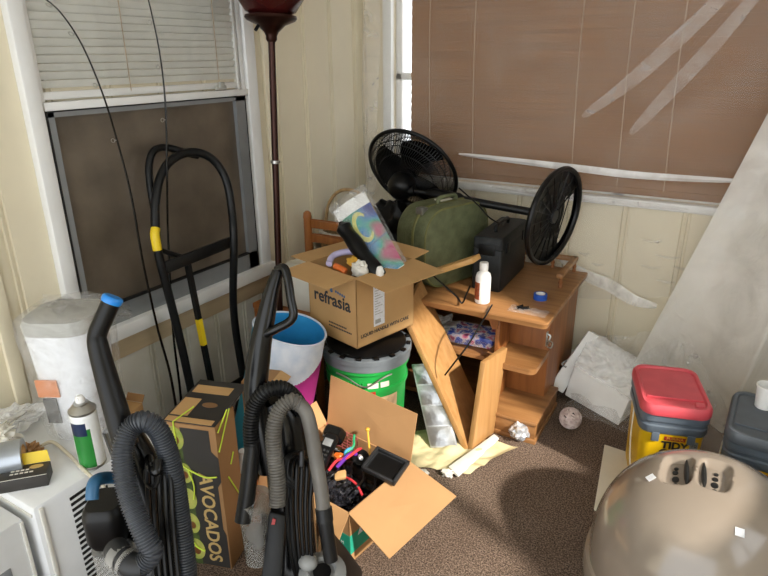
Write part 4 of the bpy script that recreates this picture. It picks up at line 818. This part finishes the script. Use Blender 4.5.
mb = MB(SC); mb.tube(spline([(sl*.36, .073, sh+.0), (sl*.37, .073, sh+.018), (sl*.42, .073, sh+.024), (sl*.58, .073, sh+.024), (sl*.63, .073, sh+.018), (sl*.64, .073, sh)], 6), .009, 10).build('handle', 'suitcase_green', t)
for x in (.13, .87): MB(SC).bb(sl*x-.018, sl*x+.018, .055, .092, sh-.004 if .2 < x < .8 else sh-.03, sh+.004 if .2 < x < .8 else sh-.0, .003).build('clasp', 'steel', t)
mb = MB(SC); mb.bb(sl*.45, sl*.62, .085, .13, sh, sh+.006, .002); o = mb.build('paper_tag', 'paper_label', t)
# black case
BC = TR(-.822, 2.30, dz, 3); t = thing('black_case', BC.translation, 'dark grey hard case standing on the desk beside the green suitcase', 'case')
cwid, cdep, chh = .128, .37, .232
loft(MB(BC), [[(-cwid/2+a, cdep/2+b, z) for a, b in rrect(cwid-k, cdep-k, .012, 4)] for z, k in ((0, .006), (.006, 0), (chh-.055, 0), (chh-.052, .004))]).build('case_body', 'case_black', t)
loft(MB(BC), [[(-cwid/2+a, cdep/2+b, z) for a, b in rrect(cwid-k, cdep-k, .014, 4)] for z, k in ((chh-.052, .004), (chh-.050, 0), (chh-.008, 0), (chh, .012))]).build('case_lid', 'case_black', t)
mb = MB(BC); mb.tube(spline([(-cwid/2, .10, chh), (-cwid/2, .105, chh+.022), (-cwid/2, .15, chh+.026), (-cwid/2, .22, chh+.026), (-cwid/2, .265, chh+.022), (-cwid/2, .27, chh)], 6), .008, 10).build('handle', 'black_plastic', t)
for y in (.07, .30): MB(BC).bb(.0, .006, y-.018, y+.018, chh-.075, chh-.03, .002).build('latch', 'black_plastic', t)
MB(BC).bb(-.10, -.03, -.005, .0, chh-.075, chh-.03, .002).build('latch', 'black_plastic', t)
# black bag under the fan
o = MB().crumple((-1.42, 2.50, .66), (.16, .12, .15), .22, 5, 14, 4).build('black_bag', 'black_plastic'); item(o, 'slumped black bag in the corner beneath the fan head', 'bag')
o = MB().bb(-1.29, -1.255, 2.2, 2.72, .0, .50).build('x', 'wood_desk_side') if False else None
t = thing('storage_box', (-1.45, 2.52, 0), 'dark storage box in the corner under the black bag', 'box'); MB().bb(-1.40, -1.335, 2.32, 2.74, 0, .52, .004).build('box_body', 'case_black', t); MB().bb(-1.405, -1.332, 2.315, 2.745, .49, .53, .004).build('lid', 'case_black', t)
# ---- pedestal fan
t = thing('pedestal_fan', (-1.35, 2.50, .75), 'black pedestal fan lying across the suitcase with its round base in the air', 'fan')
fc = V(-1.365, 2.525, .945); fa = V(.02, .86, .50).normalized(); fr = .222
def rim(c, r, k=.0): return [c+(FU*math.cos(a)+FW*math.sin(a))*r for a in [2*PI*q/64 for q in range(64)]]
FU = V(1, 0, 0); FU = (FU-fa*FU.dot(fa)).normalized(); FW = fa.cross(FU)
MB().tube(rim(fc, fr), .0095, 10, True).build('grille_rim', 'fan_black', t)
for side, nm in ((-1, 'rear_grille'), (1, 'front_grille')):
    mb = MB()
    for k in range(96):
        a = 2*PI*k/96; d = FU*math.cos(a)+FW*math.sin(a); a2 = a+.22*side; d2 = FU*math.cos(a2)+FW*math.sin(a2)
        mb.tube([fc+d2*.055+fa*side*.075, fc+d.lerp(d2, .5)*.14+fa*side*.062, fc+d*.195+fa*side*.035, fc+d*fr], .0017, 4)
    for r_, h in ((.195, .035), (.14, .062), (.175, .045)): mb.tube(rim(fc+fa*side*h, r_), .0022, 6, True)
    mb.lathe([(.0, .0), (.055, .0), (.058, .006), (.0, .01)], fc+fa*side*.07, fa, 28)
    mb.build(nm, 'fan_black', t)
for k in range(3):
    a0_ = 2*PI*k/3+.9; mb = MB()
    def bl(u, v, a0_=a0_, s=0):
        r = .03+.165*u; a = a0_+(v-.5)*(1.55-.35*u)+.25*u; tw = (v-.5)*.05
        return fc+(FU*math.cos(a)+FW*math.sin(a))*r*(1-.10*(2*v-1)**4*u)+fa*(tw+s)
    mb.sheet(lambda u, v: bl(u, v), 10, 10).sheet(lambda u, v: bl(u, v, a0_, .002), 10, 10).build('fan_blade', 'black_gloss', t)
MB().lathe([(.0, -.03), (.035, -.03), (.038, .03), (.0, .04)], fc, fa, 24).build('blade_hub', 'black_gloss', t)
MB().lathe([(.055, -.075), (.062, -.09), (.062, -.13), (.05, -.155), (.03, -.165), (.0, -.167)], fc, fa, 28).build('motor_housing', 'fan_black', t)
dc = V(-.688, 2.515, .812); dn = V(.965, -.21, -.10).normalized()
nk = fc-fa*.125+V(.055, 0, -.004); pe = dc-dn*.01; pdx = (pe-nk).normalized()
MB().tube(spline([fc-fa*.10, fc-fa*.125+V(.03, 0, -.01), nk+pdx*.02], 6), .024, 14).build('neck', 'fan_black', t)
def onp(s): return nk.lerp(pe, s)
MB().tube([onp(.0), onp(1.0)], .0115, 14).build('pole', 'black_metal', t)
MB().tube([onp(.12), onp(.17), onp(.36), onp(.39)], [.014, .027, .027, .018], 16).build('height_collar', 'fan_black', t)
MB().tube([onp(.37), onp(.98)], .0175, 16).build('outer_pole', 'black_metal', t)
DU = V(0, 0, 1); DU = (DU-dn*DU.dot(dn)).normalized(); DW = dn.cross(DU)
mb = MB(); dr = .212
mb.lathe([(dr*.90, -.002), (dr*.97, -.008), (dr, .004), (dr*.99, .018), (dr*.95, .018), (dr*.94, .004), (dr*.90, .004)], dc, dn, 56, cap=False)
mb.tube([dc+(DU*math.cos(a)+DW*math.sin(a))*dr*.955+dn*.006 for a in [2*PI*k/56 for k in range(56)]], .011, 8, True).build('base_rim', 'fan_black', t)
mb = MB(); fo = lambda r, a, h: dc+(DU*math.cos(a)+DW*math.sin(a))*r+dn*h
HA, HB = R(208), R(292)                                # the open D shaped hole spans these angles
sgn = -1 if (DW.dot(CR) > 0) else 1
def hole_ang(a): return (a*sgn) % (2*PI)
na, nr = 72, 8; grid = []
for i in range(na):
    a = 2*PI*i/na
    for j in range(nr):
        r0, r1 = dr*.95*j/nr, dr*.95*(j+1)/nr; aa = a+PI/na
        p = (r0+r1)/2*math.cos(aa), (r0+r1)/2*math.sin(aa)*(-sgn)
        if p[1] > dr*.42 and (r1 <= dr*.86) and p[0] < dr*.30: continue
        vs = [mb._v(fo(r, q, -.004)) for r, q in ((r0, a), (r1, a), (r1, a+2*PI/na), (r0, a+2*PI/na))] if r0 > 0 else [mb._v(fo(0, a, -.004)), mb._v(fo(r1, a, -.004)), mb._v(fo(r1, a+2*PI/na, -.004))]
        mb._f(vs)
mb.build('base_plate', 'fan_black', t, 40, True)
mb = MB()
for k in range(20):
    a = 2*PI*k/20
    q = math.cos(a)*dr*.6, math.sin(a)*dr*.6*(-sgn)
    if q[1] > dr*.33 and q[0] < dr*.35: continue
    mb.tube([fo(.03, a, .004), fo(dr*.93, a, .004)], .003, 5)
for r_ in (.05, .10, .15): mb.tube([fo(r_, a, .002) for a in [2*PI*k/40 for k in range(40)] if not (math.sin(a)*r_*(-sgn) > dr*.38 and r_ > .08 and math.cos(a)*r_ < dr*.35)], .0025, 5)
mb.build('underside_ribs', 'fan_black', t)
MB().lathe([(.0, .012), (.026, .012), (.03, .006), (.03, -.02), (.02, -.03), (.0, -.03)], dc, dn, 24).build('base_hub', 'grey_alu' if False else 'dark_grey', t)
MB().tube(spline([at(459, 188, 2.62), at(478, 205, 2.55), at(490, 218, 2.52), at(503, 225, 2.48)], 8), .0032, 8).build('power_cord', 'black_plastic', t)
MB().tube(spline([at(420, 262, 2.5), at(436, 278, 2.46), at(456, 296, 2.43), at(462, 303, 2.42), at(466, 295, 2.47), at(470, 286, 2.52)], 8), .0035, 8).build('power_cord', 'black_plastic', t)
MB().tube(spline([at(492, 305, 2.42), at(482, 322, 2.30), at(468, 345, 2.27), at(455, 362, 2.3), at(445, 375, 2.35)], 8), .0035, 8).build('power_cord', 'black_plastic', t)
# small things on the desk top
q = V(-.848, 2.172, dz); t = thing('white_bottle', q, 'white plastic bottle with an orange brown label at the desk front edge', 'bottle')
MB().lathe([(.0, 0), (.028, 0), (.031, .004), (.031, .105), (.027, .122), (.015, .132), (.014, .138)], q, n=32, cap=False).build('bottle_body', 'bottle_white', t)
MB().lathe([(.0165, .136), (.0175, .138), (.0175, .165), (.016, .168), (.0, .168)], q, n=28, cap=False).build('cap', 'white_gloss', t)
patch(MB(), q, .0315, 175, 268, .018, .09).build('product_label', 'label_orange', t)
o = MB().lathe([(.019, 0), (.027, 0), (.027, .024), (.019, .024), (.019, 0)], (-.655, 2.318, dz), n=36, cap=False).build('tape_roll', 'tape_blue'); MB().lathe([(.0165, .0005), (.0192, .0005), (.0192, .0245), (.0165, .0245), (.0165, .0005)], (-.655, 2.318, dz), n=30, cap=False).build('core', 'white_gloss', o); item(o, 'blue masking tape roll lying flat on the desk', 'tape')
K = TR(-.655, 2.165, dz, 1); t = thing('zip_bag', K.translation, 'small clear zip bag of black screws near the desk corner', 'bag')
MB(K).sheet(lambda u, v: (-.075+.15*u, -.035+.075*v, .003+.008*math.sin(PI*u)*math.sin(PI*v)+.002*nz(u*9, v*8, 1)), 20, 10).build('film', 'film_bag', t, 180)
for k in range(9):
    x, y, a = -.012+random.uniform(-.028, .03), .008+random.uniform(-.012, .014), random.uniform(0, PI)
    d = V(math.cos(a), math.sin(a), 0)*.012; MB(K).tube([V(x, y, .010)-d, V(x, y, .011)+d*.7, V(x, y, .011)+d*.7, V(x, y, .011)+d], [.0026, .0026, .0045, .0045], 8).build('screw', 'black_gloss', t)
# wooden boards
t_ = lambda a, b, wv, th, nm, m, l: item(MB().slab(a-wv, a+wv, b+wv, b-wv, th, .002).build(nm, m), l, 'board')
def plank(bl, br, top, th, l):                     # lower edge, then the middle of the upper edge
    w = (br-bl)/2; b = (bl+br)/2; item(MB().slab(b-w, b+w, top+w, top-w, th, .002).build('wooden_board', 'wood_board'), l, 'board')
plank(onz(463, 450, .004), onz(475, 406, .06), V(-1.105, 2.03, .53), .022, 'long oak board leaning left against the desk front')
plank(onz(467, 450, .004), onz(489, 431, .004), V(-.742, 2.03, .37), .022, 'short oak board standing upright against the desk shelves')
item(MB().slab(V(-1.105, 2.02, .592), V(-.845, 2.055, .712), V(-.832, 2.10, .722), V(-1.09, 2.075, .602), .020, .002).build('wooden_plank', 'wood_pale'), 'pale wooden slat sticking out in front of the green suitcase', 'board')
# foil panel
pa, pb = V(-.852, 1.862, .006), V(-1.000, 1.972, .285); pw = V(.048, .022, .006)
t = thing('insulation_board', pa, 'silver foil faced panel leaning between the bucket and long board', 'panel')
pbo = MB().slab(pa-pw, pa+pw, pb+pw, pb-pw, .016, .002).build('panel_body', 'foil_edge', t)
nrm = (pw*2).cross(pb-pa).normalized(); f0 = .02
for k in range(4):
    s0, s1 = .02+k*.245, .02+k*.245+.225; A_, B_ = pa.lerp(pb, s0), pa.lerp(pb, s1)
    MB().slab(A_-pw*.88+nrm*.016, A_+pw*.88+nrm*.016, B_+pw*.88+nrm*.016, B_-pw*.88+nrm*.016, .003, .001).build('foil_cell', 'foil', pbo)
# cloth on floor
t = thing('floor_cloth', (-.84, 1.78, 0), 'cream cloth crumpled on the carpet beneath the boards', 'cloth')
def cl(u, v):
    x = -1.0+.30*u+.10*v*u; y = 1.66+.25*v+.10*u
    return (x, y, .004+.028*abs(nz(u*3.2, v*3.2, 5))+.016*(1-abs(2*v-1))*abs(nz(u*5, v*2, 8)))
MB().sheet(cl, 40, 34).build('cloth_sheet', 'cloth_cream', t, 180)
MB().slab(onz(448, 469, .008), onz(458, 478, .008), onz(499, 440, .012), onz(494, 436, .014), .012, .004).build('white_strip', 'cloth_white', t); 
for k, (x, y) in enumerate(((423, 473), (447, 473))): o = MB().crumple(onz(x, y, .014), (.024, .017, .014), .4, 6, k+2).build('frayed_knot', 'cloth_white', t)
MB().slab(onz(476, 466, .004), onz(486, 460, .004), onz(491, 450, .004), onz(478, 452, .004), .004, .001).build('cream_corner', 'cloth_cream', t)
# balls
q = onz(518, 441, .0); o = MB().crumple((q.x, q.y+.01, .042), (.042, .042, .042), .28, 5, 17, 3).build('foil_ball', 'crystal'); o.data.shade_flat(); item(o, 'small crumpled silvery ball on the carpet before the desk plinth', 'ball')
q = onz(568, 430, 0); c = V(q.x, q.y+.02, .046); t = thing('openwork_ball', (c.x, c.y, 0), 'pinkish openwork ball on the carpet right of the desk plinth', 'ball')
mb = MB(); random.seed(3)
for k in range(19):
    n_ = V(random.gauss(0, 1), random.gauss(0, 1), random.gauss(0, 1)).normalized(); a_ = n_.orthogonal().normalized(); b_ = n_.cross(a_)
    mb.tube([c+(a_*math.cos(q_)+b_*math.sin(q_))*.041 for q_ in [2*PI*i/24 for i in range(24)]], .0046, 6, True)
mb.build('woven_strands', 'wicker_ball', t); MB().ell(c, (.034, .034, .034)).build('dark_core', 'rubber_black', t)
# ================================================================ WHITE DRAWER
t = thing('storage_tub', (-.42, 2.5, 0), 'white plastic drawer tipped on the carpet right of the desk', 'drawer')
fbl, fbr, bbr, bbl = V(-.545, 2.44, .035), onz(618, 426, .002), onz(655, 392, .002), V(-.475, 2.66, .10)
ftl, ftr, btr, btl = onz(574, 367, .165), onz(629, 401, .105), onz(656, 372, .165), onz(592, 334, .255)
mb = MB(); mb.hexa([fbl, fbr, bbr, bbl, ftl, ftr, btr, btl], .006).build('drawer_body', 'foam_white', t)
fl_ = [onz(549, 385, .06), onz(562, 393, .03), onz(598, 337, .245), onz(587.5, 331, .275)]
MB().slab(*fl_, .022, .003).build('front_panel', 'foam_white', t)
MB().tube(spline([onz(566, 361, .19), onz(562, 364, .185), onz(566, 367, .17)], 5), .004, 8).build('clip', 'grey_plastic', t)
MB().slab(ftl+V(.07, .0, -.045), ftl+V(.14, -.02, -.08), ftl+V(.13, -.015, -.03), ftl+V(.06, .003, -.005), .002).build('recess_panel', 'bin_white', t)
t = thing('bubble_wrap', (-.38, 2.6, .17), 'crinkled clear film draped over the tipped white drawer', 'plastic sheet')
MB().sheet(lambda u, v: ftl.lerp(ftr, u*1.05).lerp(btl.lerp(btr, u*1.1), v*1.02)+V(0, 0, .012+.010*nz(u*8, v*8, 2)+.006*nz(u*20, v*20, 4)), 40, 30).build('film', 'film_bubble', t, 180)
# ================================================================ LITTER PAILS
o = item(MB().slab((-.315, 2.20, .001), (-.262, 1.80, .001), (.22, 1.74, .001), (.22, 2.16, .001), .003, .001).build('cream_card', 'cream_card'), 'cream cardboard sheet lying under the red lidded pail', 'cardboard')
def pail(Mx, label, lidm, txtx, collar):
    t = thing('litter_pail', Mx.translation, label, 'pail', 'yellow litter pails')
    w_, d_ = .20, .27
    loft(MB(Mx), [rr3(w_*.90, d_*.92, .03, .0), rr3(w_*.92, d_*.94, .032, .01), rr3(w_, d_, .034, .275)]).build('pail_body', 'pail_yellow', t)
    loft(MB(Mx), [rr3(w_+.006, d_+.006, .036, .262), rr3(w_+.014, d_+.014, .04, .268), rr3(w_+.014, d_+.014, .04, .290), rr3(w_+.004, d_+.004, .036, .294), rr3(w_+.004, d_+.004, .036, .305), rr3(w_+.018, d_+.018, .042, .310), rr3(w_+.018, d_+.018, .042, .338)]).build('collar', collar, t)
    r0 = rr3(w_+.014, d_+.02, .044, .335); loft(MB(Mx), [rr3(w_+.018, d_+.030, .045, .335), rr3(w_+.022, d_+.034, .046, .34), rr3(w_+.020, d_+.032, .046, .362), rr3(w_+.008, d_+.020, .042, .372), rr3(w_-.012, d_+.0, .036, .372), rr3(w_-.020, d_-.008, .034, .366)]).build('lid', lidm, t); lo = bpy.data.objects[len(bpy.data.objects)-1] if False else [c for c in t.children if c.name.startswith('lid')][0]
    MB(Mx).bb(-.088, .088, -.085, -.079, .364, .372, .002).build('lid_hinge', lidm, lo); MB(Mx).bb(.055, .085, -.125, -.095, .364, .372, .003).build('lid_tab', lidm, lo)
    mb = MB(Mx)
    for x in (-.055, .055): MB(Mx).bb(x-.012, x+.012, -d_/2-.010, -d_/2-.001, .235, .268, .002).build('latch', collar, t)
    mb = MB(); tilt = (d_-d_*.94)/2/.265
    Fp = Mx @ frame((0, -d_*.94/2-.0014-tilt*.018, .028), (1, 0, 0), (0, -tilt, 1))
    mb.mat(2).prism([(txtx-.035, .210), (txtx+.03, .210), (txtx+.03, .225), (txtx-.035, .225)], .0006, Fp); mb.mat(3).text('PURINA', .015, Fp @ Matrix.Translation((txtx-.002, .2175, .0008)), .0003)
    mb.mat(0).text('TIDY', .037, Fp @ Matrix.Translation((txtx, .190, 0)), .0005, bold=.0016).text('CATS', .037, Fp @ Matrix.Translation((txtx, .158, 0)), .0005, bold=.0016)
    mb.mat(1).prism([(txtx+.045, .165), (txtx+.07, .165), (txtx+.07, .215), (txtx+.045, .215)], .0006, Fp); mb.mat(0).text('10', .018, Fp @ Matrix.Translation((txtx+.0575, .20, .0008)), .0003)
    for k in range(4): mb.prism([(txtx+.048, .17+.005*k), (txtx+.066, .17+.005*k), (txtx+.066, .1725+.005*k), (txtx+.048, .1725+.005*k)], .0009, Fp)
    mb.build('printed_lettering', ['ink_black', 'grey_plastic', 'print_red', 'yellow_plastic'], t, 0)
    P_ = spline([Mx @ V(-w_/2-.006, -.0, .27), Mx @ V(-w_/2-.012, -.05, .17), Mx @ V(-w_/2-.008, -.11, .08), Mx @ V(-w_/2+.0, -.15, .03)], 6); MB().tube(P_, .0025, 6).build('bail_wire', 'paper_label', t)
    return t
pail(TR(-.114, 2.098, .005, 17), 'yellow litter pail with a red lid', 'lid_red', .010, 'pail_slate')
pail(TR(.178, 2.035, .005, -2), 'yellow litter pail with a dark grey lid and white cup on top', 'pail_grey', .035, 'pail_slate')
q = V(.162, 2.112, .372); t = thing('white_cup', q, 'small white plastic cup standing on the grey lidded pail', 'cup')
MB().lathe([(.0, 0), (.026, 0), (.031, .07), (.033, .071), (.033, .078), (.0295, .079), (.025, .008), (.0, .006)], q, n=32, cap=False).build('cup_body', 'bottle_white', t)
# ================================================================ LITTER BOX HOOD
hc = V(.058, 1.605, .07); hr, hh, hn = .290, .335, 2.4
def sgnp(v, p): return math.copysign(abs(v)**p, v)
def hood(a, b): k = 2/hn; return V(hc.x+hr*math.cos(a)*sgnp(math.cos(b), k), hc.y+hr*math.sin(a)*sgnp(math.cos(b), k), hc.z+hh*sgnp(math.sin(b), k))
def hit(x, y):
    d = ray(x, y).normalized(); s = .6
    while s < 4:
        p = CP+d*s; q = p-hc
        if q.z > 0 and (math.hypot(q.x, q.y)/hr)**hn+(q.z/hh)**hn < 1: return p
        s += .002
    return None
def hnorm(p):
    q = p-hc; rr = math.hypot(q.x, q.y); g = (rr/hr)**(hn-1)/hr/max(rr, 1e-6)
    return V(q.x*g, q.y*g, (max(q.z, 0)/hh)**(hn-1)/hh).normalized()
t = thing('litter_box_hood', (hc.x, hc.y, 0), 'large glossy taupe dome hood of a litter box in the right foreground', 'litter box')
SC_ = []
for x, y, dx_, dy_ in ((677, 467, 680, 474), (715, 473, 718, 480)):
    p = hit(x, y)
    if p is None: p = hit(x, y+14)
    SC_.append((p, hnorm(p)))
mb = MB()
for i in range(150):
    pass
def hoodp(u, v):
    p = hood(2*PI*u, PI/2*(1-(1-v)**1.0)); n_ = hnorm(p) if v < .995 else V(0, 0, 1); dep = 0
    for c_, m_ in SC_:
        q = p-c_; e1 = m_.cross(V(1, 0, .0)).normalized(); e2 = e1.cross(m_)
        s = (q.dot(e2)/.036)**4+(q.dot(e1)/.062)**4
        if s < 2.2: dep = max(dep, .020*(1-max(0, min(1, (s-.5)/1.2))))
    return p-n_*dep
mb.sheet(hoodp, 220, 110).build('hood_shell', 'dome_taupe', t, 60, True)
MB().lathe([(hr*1.04, -.07), (hr*1.045, -.064), (hr*1.045, -.012), (hr*1.03, .0), (hr*.99, .006)], hc, n=80, cap=False).build('base_pan', 'dome_taupe', t)
for gi, (pts, (c_, m_)) in enumerate(zip((((675.5, 463), (674.5, 467), (674.5, 474), (674, 481)), ((717.5, 469), (716.5, 474), (716, 480), (715.5, 487))), SC_)):
    for k, (x, y) in enumerate(pts):
        mb = MB(); p = hit(x, y) or hit(x, y+6)
        n_ = hnorm(p); e1 = n_.cross(V(1, 0, 0)).normalized(); e2 = e1.cross(n_)
        mb.disc((0, 0), (.006, .0075, .009, .0075)[k], (.007, .009, .012, .011)[k], frame(p-n_*.0195, e2, e1), .002, 16)
        mb.build('vent_hole', 'rubber_black', t)
    x = 686.5 if gi == 0 else 704.5; L_ = []
    for y in (457, 463, 470, 477, 484):
        p = hit(x, y+(0 if gi == 0 else 3)) or hit(x, y+8); L_.append(p-hnorm(p)*.008)
    MB().tube(L_, [.001, .006, .007, .006, .001], 8).build('dark_slot', 'rubber_black', t)
for x, y, w_ in ((651, 478, .016), (739.5, 532.5, .015)):
    p = hit(x, y); n_ = hnorm(p); e1 = n_.cross(V(1, 0, 0)).normalized(); e2 = e1.cross(n_); Fd = frame(p+n_*.0016, (e2+e1*.8) if x < 700 else (e2+e1*.1), e1)
    MB().prism([(-w_*.7, -w_*.7), (w_*.7, -w_*.7), (w_*.7, w_*.7), (-w_*.7, w_*.7)], .0008, Fd).build('white_sticker', 'sticker_white', t)
# ================================================================ LIGHT
W = bpy.data.worlds.new('world'); sc.world = W; W.use_nodes = True
bg = W.node_tree.nodes['Background']; bg.inputs[0].default_value = (.93, .97, 1.0, 1); bg.inputs[1].default_value = 3.3
sun = bpy.data.lights.new('sun', 'SUN'); sun.energy = 7.5; sun.angle = R(2.5); sun.color = (1, .93, .83)
so = bpy.data.objects.new('sun', sun); COL.objects.link(so)
sd = Vector((-.80, .30, -.62)).normalized(); so.rotation_euler = sd.to_track_quat('-Z', 'Y').to_euler()
sc.view_settings.view_transform = 'Standard'; sc.view_settings.look = 'None'; sc.view_settings.gamma = 1; sc.view_settings.use_curve_mapping = False
sc.view_settings.exposure = 0.0
sc.cycles.max_bounces = 10; sc.cycles.transparent_max_bounces = 24; sc.cycles.use_denoising = True
